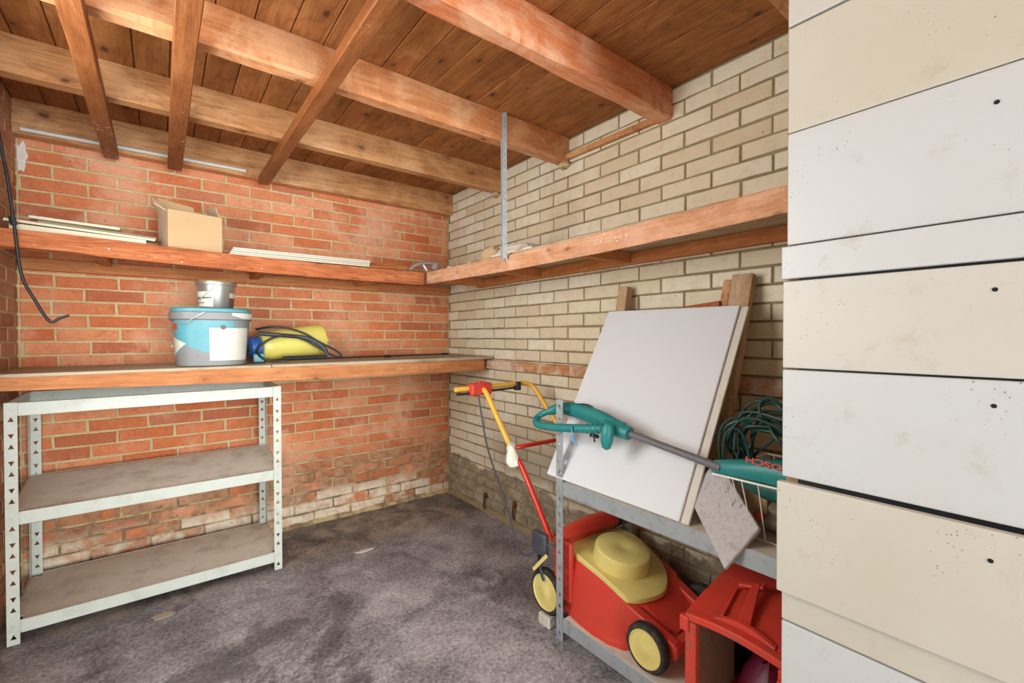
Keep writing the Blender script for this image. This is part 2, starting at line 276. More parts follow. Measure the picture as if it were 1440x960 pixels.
# ------------------------------------------------------------------ mesh helpers
class MB:
    def __init__(s): s.v = []; s.f = []
    def add(s, vs, fs):
        b = len(s.v); s.v += [Vector(v) for v in vs]; s.f += [tuple(b + i for i in f) for f in fs]; return s
    def box(s, x0, x1, y0, y1, z0, z1):
        return s.add([(x0, y0, z0), (x1, y0, z0), (x1, y1, z0), (x0, y1, z0), (x0, y0, z1), (x1, y0, z1), (x1, y1, z1), (x0, y1, z1)],
                     [(0, 3, 2, 1), (4, 5, 6, 7), (0, 1, 5, 4), (1, 2, 6, 5), (2, 3, 7, 6), (3, 0, 4, 7)])
    def obox(s, c, ax, ay, az): # oriented box, half-axes
        c, ax, ay, az = map(Vector, (c, ax, ay, az)); vs = []
        for k in (-1, 1):
            for i, j in ((-1, -1), (1, -1), (1, 1), (-1, 1)): vs.append(c + ax * i + ay * j + az * k)
        return s.add(vs, [(0, 3, 2, 1), (4, 5, 6, 7), (0, 1, 5, 4), (1, 2, 6, 5), (2, 3, 7, 6), (3, 0, 4, 7)])
    def beam(s, a, b, wdt, hgt, side=(0, 0, 1)): # rectangular bar from a to b; hgt along side
        a, b = Vector(a), Vector(b); d = (b - a); sd = Vector(side); t = d.cross(sd).normalized(); u = t.cross(d).normalized()
        return s.obox((a + b) / 2, d / 2, t * wdt / 2, u * hgt / 2)
    def prism(s, poly, nrm): # closed polygon (3D points) extruded by vector nrm
        n = len(poly); nrm = Vector(nrm); p = [Vector(q) for q in poly]
        return s.add(p + [q + nrm for q in p], [tuple(range(n))[::-1], tuple(range(n, 2 * n))] + [(i, (i + 1) % n, n + (i + 1) % n, n + i) for i in range(n)])
    def rings(s, rs, cap0=True, cap1=True, closed=False):
        n = len(rs[0]); b = len(s.v)
        for r in rs: s.v += [Vector(q) for q in r]
        m = len(rs)
        for k in range(m if closed else m - 1):
            a0 = b + k * n; a1 = b + ((k + 1) % m) * n
            for i in range(n): s.f.append((a0 + i, a0 + (i + 1) % n, a1 + (i + 1) % n, a1 + i))
        if not closed:
            if cap0: s.f.append(tuple(b + i for i in range(n))[::-1])
            if cap1: s.f.append(tuple(b + (m - 1) * n + i for i in range(n)))
        return s
    def tube(s, path, r, n=8, closed=False, sq=(1, 1)):
        P = [Vector(p) for p in path]; rs = []; m = len(P)
        rr = r if isinstance(r, (list, tuple)) else [r] * m
        prev = None
        for i, p in enumerate(P):
            if closed: t = (P[(i + 1) % m] - P[i - 1])
            else: t = (P[min(i + 1, m - 1)] - P[max(i - 1, 0)])
            t.normalize()
            if prev is None:
                ref = Vector((0, 0, 1)) if abs(t.z) < 0.9 else Vector((1, 0, 0)); u = t.cross(ref).normalized()
            else: u = (prev - t * prev.dot(t)).normalized()
            prev = u; v = t.cross(u)
            rs.append([p + (u * math.cos(a) * sq[0] + v * math.sin(a) * sq[1]) * rr[i] for a in [2 * math.pi * k / n for k in range(n)]])
        return s.rings(rs, closed=closed)
    def lathe(s, prof, c, axis=(0, 0, 1), n=24, e=1.0, ry=1.0, refx=None): # prof: (radius, height) pairs
        A = Vector(axis).normalized(); ref = Vector(refx) if refx else (Vector((1, 0, 0)) if abs(A.x) < 0.9 else Vector((0, 1, 0)))
        u = (ref - A * ref.dot(A)).normalized(); v = A.cross(u); c = Vector(c); rs = []
        sg = lambda q: (abs(q) ** e) * (1 if q >= 0 else -1)
        for r, h in prof:
            rs.append([c + A * h + u * r * sg(math.cos(a)) + v * r * ry * sg(math.sin(a)) for a in [2 * math.pi * k / n for k in range(n)]])
        return s.rings(rs, cap0=prof[0][0] > 1e-5, cap1=prof[-1][0] > 1e-5)
    def build(s, name, m, parent=None, smooth=False, bevel=0, thick=0, seg=2):
        me = bpy.data.meshes.new(name); off = Vector(parent_loc(parent)) if parent else Vector((0, 0, 0))
        me.from_pydata([tuple(v - off) for v in s.v], [], s.f); me.validate(); me.materials.append(M[m] if isinstance(m, str) else m)
        import bmesh
        bm = bmesh.new(); bm.from_mesh(me); bmesh.ops.recalc_face_normals(bm, faces=bm.faces); bm.to_mesh(me); bm.free()
        o = bpy.data.objects.new(name, me); COL.objects.link(o)
        if parent: o.parent = parent
        if smooth:
            for p in me.polygons: p.use_smooth = True
            me.set_sharp_from_angle(angle=math.radians(38))
        if thick:
            k = o.modifiers.new('solid', 'SOLIDIFY'); k.thickness = thick; k.offset = 0
        if bevel:
            k = o.modifiers.new('bevel', 'BEVEL'); k.width = bevel; k.segments = seg; k.limit_method = 'ANGLE'
        return o
def parent_loc(o):
    l = Vector(o.location)
    while o.parent: o = o.parent; l += Vector(o.location)
    return l
def thing(name, label, cat, loc=(0, 0, 0), group=None):
    o = bpy.data.objects.new(name, None); COL.objects.link(o); o.location = loc; o.empty_display_size = 0.05
    o['label'] = label; o['category'] = cat
    if group: o['group'] = group
    return o
def tag(o, label, cat, group=None):
    o['label'] = label; o['category'] = cat
    if group: o['group'] = group
    return o
def smooth_path(pts, n=6, closed=False):
    P = [Vector(p) for p in pts]; out = []; m = len(P)
    for i in range(m if closed else m - 1):
        if closed: a, b, c, d = P[i - 1], P[i], P[(i + 1) % m], P[(i + 2) % m]
        else: a, b, c, d = P[max(i - 1, 0)], P[i], P[i + 1], P[min(i + 2, m - 1)]
        for k in range(n):
            t = k / n; out.append(0.5 * ((2 * b) + (c - a) * t + (2 * a - 5 * b + 4 * c - d) * t * t + (3 * b - a - 3 * c + d) * t ** 3))
    if not closed: out.append(P[-1])
    return out

# ------------------------------------------------------------------ room shell
XL, YB, ZC = -2.20, -6.80, 2.19
def structure(o): o['kind'] = 'structure'; return o
structure(MB().box(XL - 0.1, 0.1, YB - 0.1, 0.1, -0.12, 0).build('floor', 'floor'))
tag_w = {}
wall_back = structure(MB().box(XL - 0.1, 0.1, 0.005, 0.11, -0.1, 2.3).build('wall_back', 'mort_r'))
wall_right = structure(MB().box(0.006, 0.11, YB, 0.005, -0.1, 2.3).build('wall_right', 'mort_c'))
wall_left = structure(MB().box(XL - 0.11, XL - 0.005, YB, 0.005, -0.1, 2.3).build('wall_left', 'mort_r'))
wf = MB(); wf.box(XL - 0.11, 0.11, YB - 0.12, YB, 2.05, 2.3); wf.box(XL - 0.11, XL + 0.08, YB - 0.12, YB, -0.1, 2.05); wf.box(-0.08, 0.11, YB - 0.12, YB, -0.1, 2.05)
structure(wf.build('wall_front', 'mort_r'))
structure(MB().box(-9, 7, -20, YB - 0.1, -0.14, -0.02).build('ground', 'concrete'))

wn = MB()
for (ya, yb, za, zb) in ((-2.03, -1.98, 0.92, 1.98), (-1.02, -0.97, 0.92, 1.98), (-1.98, -1.02, 0.92, 0.97), (-1.98, -1.02, 1.93, 1.98), (-1.51, -1.49, 0.97, 1.93)): wn.box(XL + 0.002, XL + 0.032, ya, yb, za, zb)
structure(wn.build('fill_frame', 'boardedge', bevel=0.003))  # made-up frame added around the side fill lamp, out of view
def brick_mesh(L, Hh, D, mname, key):
    # outline with slightly uneven edges, chamfered front, open back; local axes: x along, y outwards(-y = front), z up
    o = []
    for (x, z) in ((-L / 2, -Hh / 2), (-L / 6, -Hh / 2), (L / 6, -Hh / 2), (L / 2, -Hh / 2), (L / 2, Hh / 2), (L / 6, Hh / 2), (-L / 6, Hh / 2), (-L / 2, Hh / 2)):
        o.append((x + R(-.0018, .0018), z + R(-.0014, .0014)))
    cx = 0.003; n = len(o); vs = [(x, 0.0065, z) for x, z in o] + [(x, -D + 0.0022, z) for x, z in o]
    vs += [(x - math.copysign(cx, x) if abs(x) > L / 4 else x, -D, z - math.copysign(cx, z)) for x, z in o]
    fs = []
    for k in (0, n):
        for i in range(n): fs.append((k + i, k + (i + 1) % n, k + n + (i + 1) % n, k + n + i))
    fs.append(tuple(range(2 * n, 3 * n)))
    return vs, fs
def brick_wall(wall, frame, ulen, H0, pitch, z0, Lp, phase, joint, D, mname, hidden, limit=300, jit=0.0, lmax=2.19, skip=None):
    """frame(u, z) -> (point, along-vector rotation about z); bricks run in stretcher bond"""
    lib = {}
    def get(L):
        k = round(L / Lp * 8)
        k = max(1, min(8, k))
        if (k, 0) not in lib:
            for j in range(4):
                vs, fs = brick_mesh(1.0 * (k / 8 * Lp - joint), pitch - joint, D, mname, k); me = bpy.data.meshes.new('brick')
                me.from_pydata(vs, [], fs); me.materials.append(M[mname]); me.update(); lib[(k, j)] = me
        return lib[(k, random.randrange(4))], k
    items = []
    row = 0; nrow = int((lmax - z0) / pitch) + 2
    for row in range(-2, nrow):
        zb, zt = z0 + row * pitch, z0 + (row + 1) * pitch
        if zt < 0.02: continue
        off = phase + (Lp / 2 if row % 2 else 0) + R(-jit, jit); u = off - math.ceil(off / Lp) * Lp
        while u < ulen:
            a, b = max(u, 0.0), min(u + Lp, ulen); u += Lp
            if b - a < 0.04: continue
            zc = (zb + zt) / 2
            if zb > lmax - 0.01: continue
            items.append(((a + b) / 2, zc, b - a))
    res = []
    for uc, zc, L in items:
        p, rz = frame(uc, zc)
        v = p - CAM; d = v.dot(fw); vis = False
        if d > 0.05:
            x = 720 + 634.47 * v.dot(rt) / d; y = 480 - 634.47 * v.dot(up) / d
            vis = -25 < x < 1465 and -15 < y < 975 and not hidden(p, x, y)
        res.append((v.length if vis else 99, p, rz, L))
    res.sort(key=lambda t: t[0])
    rest = MB()
    for i, (dist, p, rz, L) in enumerate(res):
        if skip and skip(p): continue
        me, k = get(L)
        if i < limit and dist < 50:
            o = bpy.data.objects.new('brick', me); COL.objects.link(o); o.parent = wall
            sx = (L - joint) / (k / 8 * Lp - joint); o.scale = (sx, 1, 1); o.location = p + Vector((R(-.001, .001), R(-.0012, .0012), R(-.0012, .0012)) if abs(rz) < 0.1 else (R(-.0012, .0012), R(-.001, .001), R(-.0012, .0012)))
            o.rotation_euler = (0, R(-.004, .004), rz)
        else:
            mt = Matrix.Translation(p) @ Matrix.Rotation(rz, 4, 'Z') @ Matrix.Scale((L - joint) / (k / 8 * Lp - joint), 4, (1, 0, 0))
            rest.add([mt @ v.co for v in me.vertices], [tuple(q.vertices) for q in me.polygons])
    if rest.f:
        o = rest.build('brickwork', mname, wall); o['kind'] = 'stuff'
hid_r = lambda p, x, y: x > 1104
# courses taken from the joints of each wall
brick_wall(wall_back, lambda u, z: (Vector((XL + u, 0.0, z)), 0.0), 2.2, 0, 0.0624, 0.0076, 0.2265, -1.973 - XL + 0.2265 / 2, 0.0105, 0.0, 'red', lambda p, x, y: False, 300, 0.012)
brick_wall(wall_right, lambda u, z: (Vector((0.0, -u, z)), -math.pi / 2), -YB, 0, 0.06573, 1.46585 - 0.06573 * 23, 0.224, 0.02029 + 0.112, 0.0085, 0.0, 'cream', hid_r, 300, 0.003)
brick_wall(wall_left, lambda u, z: (Vector((XL, YB + u, z)), math.pi / 2), -YB, 0, 0.0624, 0.0076, 0.2265, 0.05, 0.0105, 0.0, 'leftb', lambda p, x, y: False, 150, 0.012)
# lump of white plaster smeared in the upper left corner
pts = []
for k in range(16):
    a = 2 * math.pi * k / 16; q = R(0.6, 1.15); pts.append((max(-2.198, -2.186 + 0.022 * q * math.cos(a)), -0.005, 1.965 + 0.070 * q * math.sin(a)))
MB().prism(pts, (0, 0.012, 0)).build('plaster_patch', 'plaster', wall_back, bevel=0.003)

# ceiling: planks, then joists and battens
ceiling = structure(MB().box(XL - 0.1, 0.1, YB - 0.1, 0.1, ZC + 0.022, ZC + 0.10).build('ceiling', 'plank'))
pm = None; pw = 0.1075; x = XL
meshes = []
for j in range(4):
    b = MB(); b.box(0.0012, pw - 0.0012, YB, 0.0, 0, 0.02); meshes.append(b)
i = 0
while x < -0.01:
    b = MB(); w_ = min(pw, 0.0 - x)
    b.box(x + 0.0014, x + w_ - 0.0014, YB, 0.0, ZC + R(0, .002), ZC + 0.022); b.build('plank', 'plank', ceiling, bevel=0.0025, seg=1); x += pw; i += 1
def wavy_joist(y0, y1, z0, z1, x0, x1, name, label, sag=0.0, wane=0.0):
    mm = 'joist_r' if wane > 1.1 else ('joist_o' if wane else 'joist')
    n = 22; rs = []
    for k in range(n + 1):
        t = k / n; xx = x0 + (x1 - x0) * t; e = lambda a: R(-a, a)
        dz = -sag * math.sin(math.pi * t); c = 0.006 + wane * (0.5 + 0.5 * math.sin(k * 1.3 + y0 * 9)) * 0.01
        rs.append([(xx, y0 + e(.0012), z1), (xx, y0 + e(.0015), z0 + dz + c), (xx, y0 + c + e(.001), z0 + dz + e(.001)), (xx, y1 - c * 0.6, z0 + dz + e(.001)), (xx, y1, z0 + dz + c * 0.6), (xx, y1, z1)])
    o = MB().rings(rs).build(name, mm)
    return tag(o, label, 'beam')
wavy_joist(-0.070, -0.004, 2.042, ZC, XL, 0.0, 'ceiling_joist', 'ceiling joist lying flat along the top of the red brick wall')
wavy_joist(-0.672, -0.610, 2.058, ZC, XL, 0.0, 'ceiling_joist', 'slender knotty ceiling joist, second out from the red brick wall')
wavy_joist(-1.262, -1.195, 2.062, ZC, XL, 0.0, 'ceiling_joist', 'ceiling joist that the galvanised hanger strip is fixed to', 0, 1.0)
wavy_joist(-1.868, -1.795, 2.062, ZC, XL, 0.0, 'ceiling_joist', 'reddish ceiling joist with paint stains, nearest to the viewer in the middle of the ceiling', 0, 1.2)
wavy_joist(-2.475, -2.405, 2.062, ZC, XL, 0.0, 'ceiling_joist', 'ceiling joist just over the tall white drawer unit, barely showing at the top edge')
for (xa, xb, yb, lab) in ((-1.905, -1.850, -0.075, 'brown batten nailed under the ceiling joists, leftmost of three'),
                         (-1.664, -1.605, -0.075, 'brown batten under the ceiling joists, middle one of three'),
                         (-1.262, -1.212, -0.100, 'brown batten under the ceiling joists, rightmost of three, ending right of the white conduit')):
    y = -2.6; b = MB(); n = 14; rs = []
    for k in range(n + 1):
        yy = y + (yb - y) * k / n; rs.append([(xa + R(-.0015, .0015), yy, 2.002 + R(-.001, .001)), (xb + R(-.0015, .0015), yy, 2.002 + R(-.001, .001)), (xb, yy, 2.044), (xa, yy, 2.044)])
    tag(b.rings(rs).build('ceiling_batten', 'batten', bevel=0.003, seg=1), lab, 'batten', 'battens under the joists')
# short fillets between the joist ends on the pale wall
b = MB(); b.beam((-0.014, -1.21, 2.088), (-0.014, -1.80, 2.080), 0.028, 0.026); tag(b.build('wall_fillet', 'joist', bevel=0.003), 'thin wooden fillet on the pale brick wall between two joist ends', 'batten')
for (y0, y1, z, lab) in ((-1.185, -1.30, 2.05, 'crumb of mortar under the joist end near the hanger strip'), (-0.60, -0.66, 2.05, 'crumb of mortar packed around the second joist end')):
    b = MB(); c = Vector((-0.012, (y0 + y1) / 2, z)); prof = [(0.002, -0.018), (0.03, -0.012), (0.036, 0.0), (0.028, 0.012), (0.004, 0.016)]
    b.lathe(prof, c, (0, 0, 1), 9); b.v = [v + Vector((R(-.004, .004), R(-.006, .006), R(-.004, .004))) for v in b.v]
    b.v = [Vector((min(v.x, 0.004), v.y, v.z)) for v in b.v]
    tag(b.build('mortar_lump', 'mort_r', smooth=True), lab, 'mortar')
# white conduit and thin lath
tag(MB().tube([(-2.172, -0.082, 2.058), (-1.32, -0.082, 2.066)], 0.0095, 10).build('plastic_conduit', 'pwhite', smooth=True), 'thin white conduit pipe running along the joist on the red brick wall', 'pipe')
tag(MB().beam((-2.04, -0.598, 2.085), (-1.42, -0.598, 2.085), 0.022, 0.012).build('wooden_lath', 'strip'), 'pale thin lath stick against the far side of the second joist', 'stick')

# ------------------------------------------------------------------ shelves of timber
# upper shelf on the red wall
sh = thing('timber_shelf', 'upper timber shelf along the red brick wall with an orange-red front rail', 'shelf', (-1.1, -0.2, 1.5))
def sag_z(x): # top of the front rail
    for (a, za), (b, zb) in (((-2.3, 1.566), (-1.98, 1.564)), ((-1.98, 1.564), (-1.44, 1.548)), ((-1.44, 1.548), (-1.0, 1.543)), ((-1.0, 1.543), (0.1, 1.548))):
        if x <= b: return za + (zb - za) * (x - a) / (b - a)
    return 1.548
rs = []; n = 24; x0, x1 = XL + 0.003, -0.415
for k in range(n + 1):
    xx = x0 + (x1 - x0) * k / n; zt = sag_z(xx); rs.append([(xx, -0.425, zt - 0.076 + 0.008 * (xx < -1.95)), (xx, -0.398, zt - 0.076), (xx, -0.398, zt), (xx, -0.425, zt)])
MB().rings(rs).build('front_rail', 'rail_r', sh, bevel=0.002)
for (ya, yb) in ((-0.397, -0.262), (-0.259, -0.136), (-0.133, -0.006)):
    rs = []
    for k in range(n + 1):
        xx = x0 + (-0.01 - x0) * k / n; zt = sag_z(min(xx, -0.42)) - 0.002; rs.append([(xx, ya, zt - 0.018), (xx, yb, zt - 0.018), (xx, yb, zt), (xx, ya, zt)])
    MB().rings(rs).build('shelf_board', 'under', sh, bevel=0.0015)
MB().box(XL + 0.01, -0.005, -0.034, -0.003, 1.455, 1.508).build('wall_rail', 'ledgerx', sh, bevel=0.002)
for xx in (-1.9, -1.28, -0.7): MB().box(xx - .02, xx + .02, -0.397, -0.035, sag_z(xx) - 0.070, sag_z(xx) - 0.022).build('cross_bar', 'ledger', sh, bevel=0.002)
sh['label'] = 'upper timber shelf along the red brick wall with an orange-red front rail'
# upper shelf on the pale wall
sr = thing('timber_shelf', 'upper timber shelf along the pale brick wall with a weathered paint-flecked front rail', 'shelf', (-0.2, -1.4, 1.5))
rs = []; n = 24
for k in range(n + 1):
    yy = -0.45 + (-2.53 + 0.45) * k / n; t = k / n; zt = 1.547 - 0.014 * math.sin(math.pi * t) + R(-.001, .001)
    rs.append([(-0.412, yy, zt - 0.074), (-0.412, yy, zt), (-0.388, yy, zt), (-0.388, yy, zt - 0.070)])
MB().rings(rs).build('front_rail', 'rail_w', sr, bevel=0.003)
for (xa, xb) in ((-0.387, -0.182), (-0.178, -0.006)): MB().box(xa, xb, -2.53, -0.43, 1.529, 1.549).build('shelf_board', 'under', sr, bevel=0.002)
MB().box(-0.034, -0.002, -2.53, -0.43, 1.476, 1.528).build('wall_rail', 'ledger', sr, bevel=0.002)
for yy in (-0.50, -1.06, -1.66): MB().box(-0.387, -0.035, yy - 0.022, yy + 0.022, 1.480, 1.528).build('cross_bar', 'ledgerx', sr, bevel=0.002)
# nails in rails
for xx, zz in ((-1.866, 1.52), (-1.62, 1.49), (-1.30, 1.49)): MB().lathe([(0.004, 0), (0.003, 0.002), (0.0001, 0.0025)], (xx, -0.425, zz), (0, -1, 0), 8).build('nail', 'silver', sh)
# workbench
wb = thing('timber_workbench', 'low timber worktop shelf along the red brick wall with dusty board top', 'workbench', (-1.1, -0.28, 1.0))
MB().box(XL + 0.004, -1.283, -0.548, -0.012, 1.000, 1.018).build('top_board', 'top', wb, bevel=0.002)
b = MB(); b.prism([(-1.279, -0.548, 1.002), (-0.004, -0.580, 1.008), (-0.004, -0.012, 1.012), (-1.279, -0.012, 1.004)], (0, 0, 0.017)); b.build('top_board', 'top', wb, bevel=0.002)
rs = []
for k in range(25):
    xx = XL + 0.003 + 2.14 * k / 24; t = k / 24; zb = 0.959 - 0.024 * math.sin(math.pi * min(1, t * 1.1) * 0.62); rs.append([(xx, -0.556, zb), (xx, -0.556, 1.008 + R(-.002, .001)), (xx, -0.516, 0.999), (xx, -0.516, zb)])
MB().rings(rs).build('front_rail', 'bench', wb, bevel=0.002)
MB().box(XL + .01, -0.05, -0.045, -0.012, 0.945, 0.999).build('wall_rail', 'ledgerx', wb, bevel=0.002)
for xx in (-1.28, -0.35): MB().box(xx - .02, xx + .02, -0.515, -0.046, 0.95, 0.999).build('cross_bar', 'ledger', wb, bevel=0.002)
rs = []
for k in range(31):
    yy = -0.05 - 2.45 * k / 30; rs.append([(-0.030 + R(-.002, .002), yy, 0.944 + R(-.001, .002)), (-0.030 + R(-.002, .002), yy, 0.998 + R(-.003, .002)), (-0.001, yy, 0.998), (-0.001, yy, 0.944)])
tag(MB().rings(rs).build('wall_batten', 'mwall'), 'paint-flaked wooden batten screwed along the pale brick wall below the corner bench', 'batten')

# galvanised hanger strip
hs = MB(); X0, Y0 = -0.440, -1.264
def perf(b, o, u, v, wdt, z0, z1, holes, hw=0.010, hh=0.011, up_=lambda k: True):
    """perforated strip: o origin (x,y) , u unit width direction, holes are z centres"""
    u = Vector(u); o = Vector(o); pt = lambda a, z: o + u * a + Vector((0, 0, z)); z = z0; m = wdt / 2
    def q(a, b2, c, d): b.add([a, b2, c, d], [(0, 1, 2, 3)])
    for k, h in enumerate(sorted(holes)):
        a, c = h - hh * 0.75, h + hh * 0.75
        if a <= z: continue
        q(pt(0, z), pt(wdt, z), pt(wdt, a), pt(0, a))
        if up_(k): A, B, T = pt(m - hw / 2, h - hh / 2), pt(m + hw / 2, h - hh / 2), pt(m, h + hh / 2)
        else: A, B, T = pt(m - hw / 2, h + hh / 2), pt(m + hw / 2, h + hh / 2), pt(m, h - hh / 2)
        BL, BR, TL, TR = pt(0, a), pt(wdt, a), pt(0, c), pt(wdt, c)
        if not up_(k): BL, BR, TL, TR = TL, TR, BL, BR
        q(BL, BR, B, A); q(BR, TR, T, B); q(TL, BL, A, T); b.add([TR, TL, T], [(0, 1, 2)])
        z = c
    q(pt(0, z), pt(wdt, z), pt(wdt, z1), pt(0, z1))
st = thing('hanger_strip', 'vertical galvanised perforated metal strip hanging from joist to the upper pale-wall shelf', 'bracket', (X0, Y0, 1.5))
b = MB(); perf(b, (X0, Y0 - .002, 0), (0.8, -0.6, 0), None, 0.020, 1.515, 2.19, [1.55 + 0.03 * i for i in range(21)], 0.005, 0.008); b.build('angle_face', 'galv', st, thick=0.0016)
b = MB(); b.add([(X0, Y0, 1.515), (X0, Y0, 2.19), (X0 + .001, Y0 + 0.012, 2.19), (X0 + .001, Y0 + .012, 1.49)], [(0, 1, 2, 3)]); b.build('angle_flange', 'galv', st, thick=0.0016)
b = MB(); b.prism([(X0, Y0, 1.56), (X0 + 0.018, Y0 - 0.012, 1.56), (X0 + 0.03, Y0 - 0.0, 1.487)], (0.001, .0015, 0)); b.build('foot_tab', 'galv', st)

# ------------------------------------------------------------------ steel shelving units
def holes_for(z0, z1, ph=0.0):
    hs_ = []; z = z0 + 0.03 + ph; k = 0
    while z < z1 - 0.02:
        hs_.append(z); z += 0.026 if k % 3 == 1 else 0.038; k += 1
    return hs_
def rack(name, label, metal, ox, oy, ux, uy, length, depth, hbeams, H_, boards, bh=0.048, rear_dz=(0, 0, 0)):
    """ox,oy front-left corner; u = unit along the front, inward normal = left of u (u rotated +90 deg)"""
    t = thing(name, label, 'shelving unit', (ox, oy, 0)); u = Vector((ux, uy, 0)); nn = Vector((-uy, ux, 0)); O = Vector((ox, oy, 0)); pw_ = 0.034
    for (a, d, su, sn) in ((0, 0, 1, 1), (length, 0, -1, 1), (0, depth, 1, -1), (length, depth, -1, -1)):
        c = O + u * a + nn * d; b = MB()
        perf(b, c, u * su, None, pw_, 0, H_, holes_for(0, H_), 0.017, 0.018, lambda k: k % 3 == 0)
        perf(b, c, nn * sn, None, pw_, 0, H_, holes_for(0, H_), 0.017, 0.018, lambda k: k % 3 == 0)
        b.build('upright', metal, t, thick=0.0018)
    for k, (zb) in enumerate(hbeams):
        for (d, s, dz) in ((0, 1, 0), (depth, -1, rear_dz[k])):
            e = 0.003
            c0 = O + u * 0.036 + nn * (d - s * 0.0015 if d == 0 else d + 0.0015); L = length - 0.072
            b = MB(); b.obox(c0 + u * L / 2 + Vector((0, 0, zb + bh / 2 + dz)) , u * L / 2, nn * 0.0011, Vector((0, 0, bh / 2)))
            b.obox(c0 + u * L / 2 + nn * s * 0.011 + Vector((0, 0, zb + bh + dz - (0.006 if boards[k] else 0))), u * L / 2, nn * 0.011, Vector((0, 0, 0.001)))
            b.obox(c0 + u * L / 2 + nn * s * 0.008 + Vector((0, 0, zb + dz)), u * L / 2, nn * 0.008, Vector((0, 0, 0.001)))
            for e_ in (0.004, L - 0.004):
                b.obox(c0 + u * e_ + nn * s * 0.0045 + Vector((0, 0, zb + bh / 2 + dz)), u * 0.030 if False else u * 0.034, nn * 0.0009, Vector((0, 0, bh / 2)))
            b.build('shelf_beam', metal, t, bevel=0.0008, seg=1)
        for a in (0.0015, length - 0.0015):
            z_ = zb + bh / 2; c0 = O + u * a
            b = MB(); b.beam(c0 + nn * 0.036 + Vector((0, 0, z_)), c0 + nn * (depth - 0.036) + Vector((0, 0, z_ + rear_dz[k])), 0.002, bh, (0, 0, 1)); b.build('side_beam', metal, t)
        if boards[k]:
            b = MB(); P0 = O + u * 0.004 + nn * 0.004 + Vector((0, 0, zb + bh - 0.005)); P1 = O + u * (length - 0.004) + nn * 0.004 + Vector((0, 0, zb + bh - 0.005))
            P2 = O + u * (length - 0.004) + nn * (depth - 0.004) + Vector((0, 0, zb + bh - 0.005 + rear_dz[k])); P3 = O + u * 0.004 + nn * (depth - 0.004) + Vector((0, 0, zb + bh - 0.005 + rear_dz[k]))
            c = 0.034; Z = Vector((0, 0, 0))
            poly = [P0 + u * c, P1 - u * c, P1 - u * c + nn * c, P1 + nn * c, P2 - nn * c, P2 - nn * c - u * c, P2 - u * c, P3 + u * c, P3 + u * c - nn * c, P3 - nn * c, P0 + nn * c, P0 + nn * c + u * c]
            b.prism(poly, (0, 0, 0.004)); b.build('shelf_board', 'chip', t)
    return t
rack('steel_shelving', 'cream-white slotted steel shelving unit with two dusty boards under the worktop shelf', 'wmetal', -2.158, -0.483, 1, 0, 0.928, 0.42, [0.041, 0.449, 0.858], 0.908, [1, 1, 0], rear_dz=(0.010, 0.045, 0.006))
rack('steel_shelving', 'galvanised slotted steel shelving unit standing against the pale brick wall over the lawnmower', 'galv', -0.512, -1.702, 0, -1, 0.835, 0.40, [0.041, 0.555], 0.912, [1, 1], bh=0.05, rear_dz=(0, 0))

# ------------------------------------------------------------------ tall white drawer unit
cab = thing('drawer_unit', 'tall white laminate drawer unit filling the right side, handles missing', 'cabinet', (-0.34, -2.86, 0))
CX, CY0, CY1 = -0.65, -2.552, -3.166
cc = MB(); cc.box(CX + 0.019, -0.03, CY0 - 0.018, CY0 + 0.005, 0, 2.15); cc.build('side_panel', 'chipedge', cab)
cc = MB(); cc.box(CX + 0.019, -0.03, CY1, CY1 + 0.018, 0, 2.15); cc.build('side_panel', 'lamC', cab)
MB().box(CX + 0.019, -0.03, CY1 + .018, CY0 - .018, 2.132, 2.15).build('top_panel', 'lamC', cab)
MB().box(-0.045, -0.03, CY1 + .018, CY0 - .018, 0.02, 2.132).build('back_panel', 'chipedge', cab)
MB().box(CX + 0.019, CX + 0.03, CY1 + .018, CY0 - .018, 0.02, 2.132).build('inner_frame', 'black', cab)
# (z0, z1, left edge y, x, tilt dz at right, material, hole z)
fr = [(0.055, 0.300, 0.006, 0, 'lamC', 0.18), (0.304, 0.541, 0.006, 0, 'lamA', None), (0.545, 0.612, 0.006, 0.0, 'lamB', None), (0.613, 0.845, 0.008, -0.022, 'lamB', 0.797), (0.852, 1.080, 0.006, 0, 'lamA', 1.039),
      (1.084, 1.267, 0.006, 0, 'lamC', 1.225), (1.272, 1.340, 0.007, -0.006, 'lamA', None), (1.3435, 1.577, -0.002, 0, 'lamA', 1.522), (1.579, 1.797, -0.002, 0, 'lamB', None), (1.802, 2.035, -0.002, 0, 'lamC', 1.99), (2.039, 2.13, -0.002, 0, 'lamC', None)]
for z0, z1, dy, dx, m, hz in fr:
    b = MB(); b.box(CX + dx, CX + dx + 0.018, CY1, CY0 + dy, z0, z1); o = b.build('drawer_front', m, cab, bevel=0.0022)
    if hz:
        MB().lathe([(0.0036, 0.0), (0.0036, 0.0006), (0.0001, 0.0007)], (CX + dx, -2.857, hz), (-1, 0, 0), 12).build('screw_hole', 'hole', o)

# ------------------------------------------------------------------ white boards leaning on the galvanised unit
BR = Vector((-0.507, -2.244, 0.607)); TR = Vector((-0.138, -2.244, 1.253)); BL = BR + Vector((0, 0.596, 0.004)); TL = BL + (TR - BR)
ud = (TR - BR).normalized(); sd = (BR - BL).normalized(); nb = ud.cross(sd).normalized()
if nb.x > 0: nb = -nb
bd = thing('cabinet_door_panel', 'front white door panel with rounded edge strip leaning on the galvanised shelf', 'panel', BR)
MB().prism([BL, BR, TR, TL], -nb * 0.009).build('panel', 'boardedge', bd, bevel=0.003)
c0 = (BR - BL).normalized(); tr2 = TR - sd * 0.026; br2 = BR - sd * 0.026
MB().prism([BL + nb * 0.0005, br2 + nb * 0.0005, tr2 + nb * 0.0005, TL + nb * 0.0005], nb * 0.009).build('raised_face', 'board', bd, bevel=0.005, seg=3)
off = -nb * 0.014
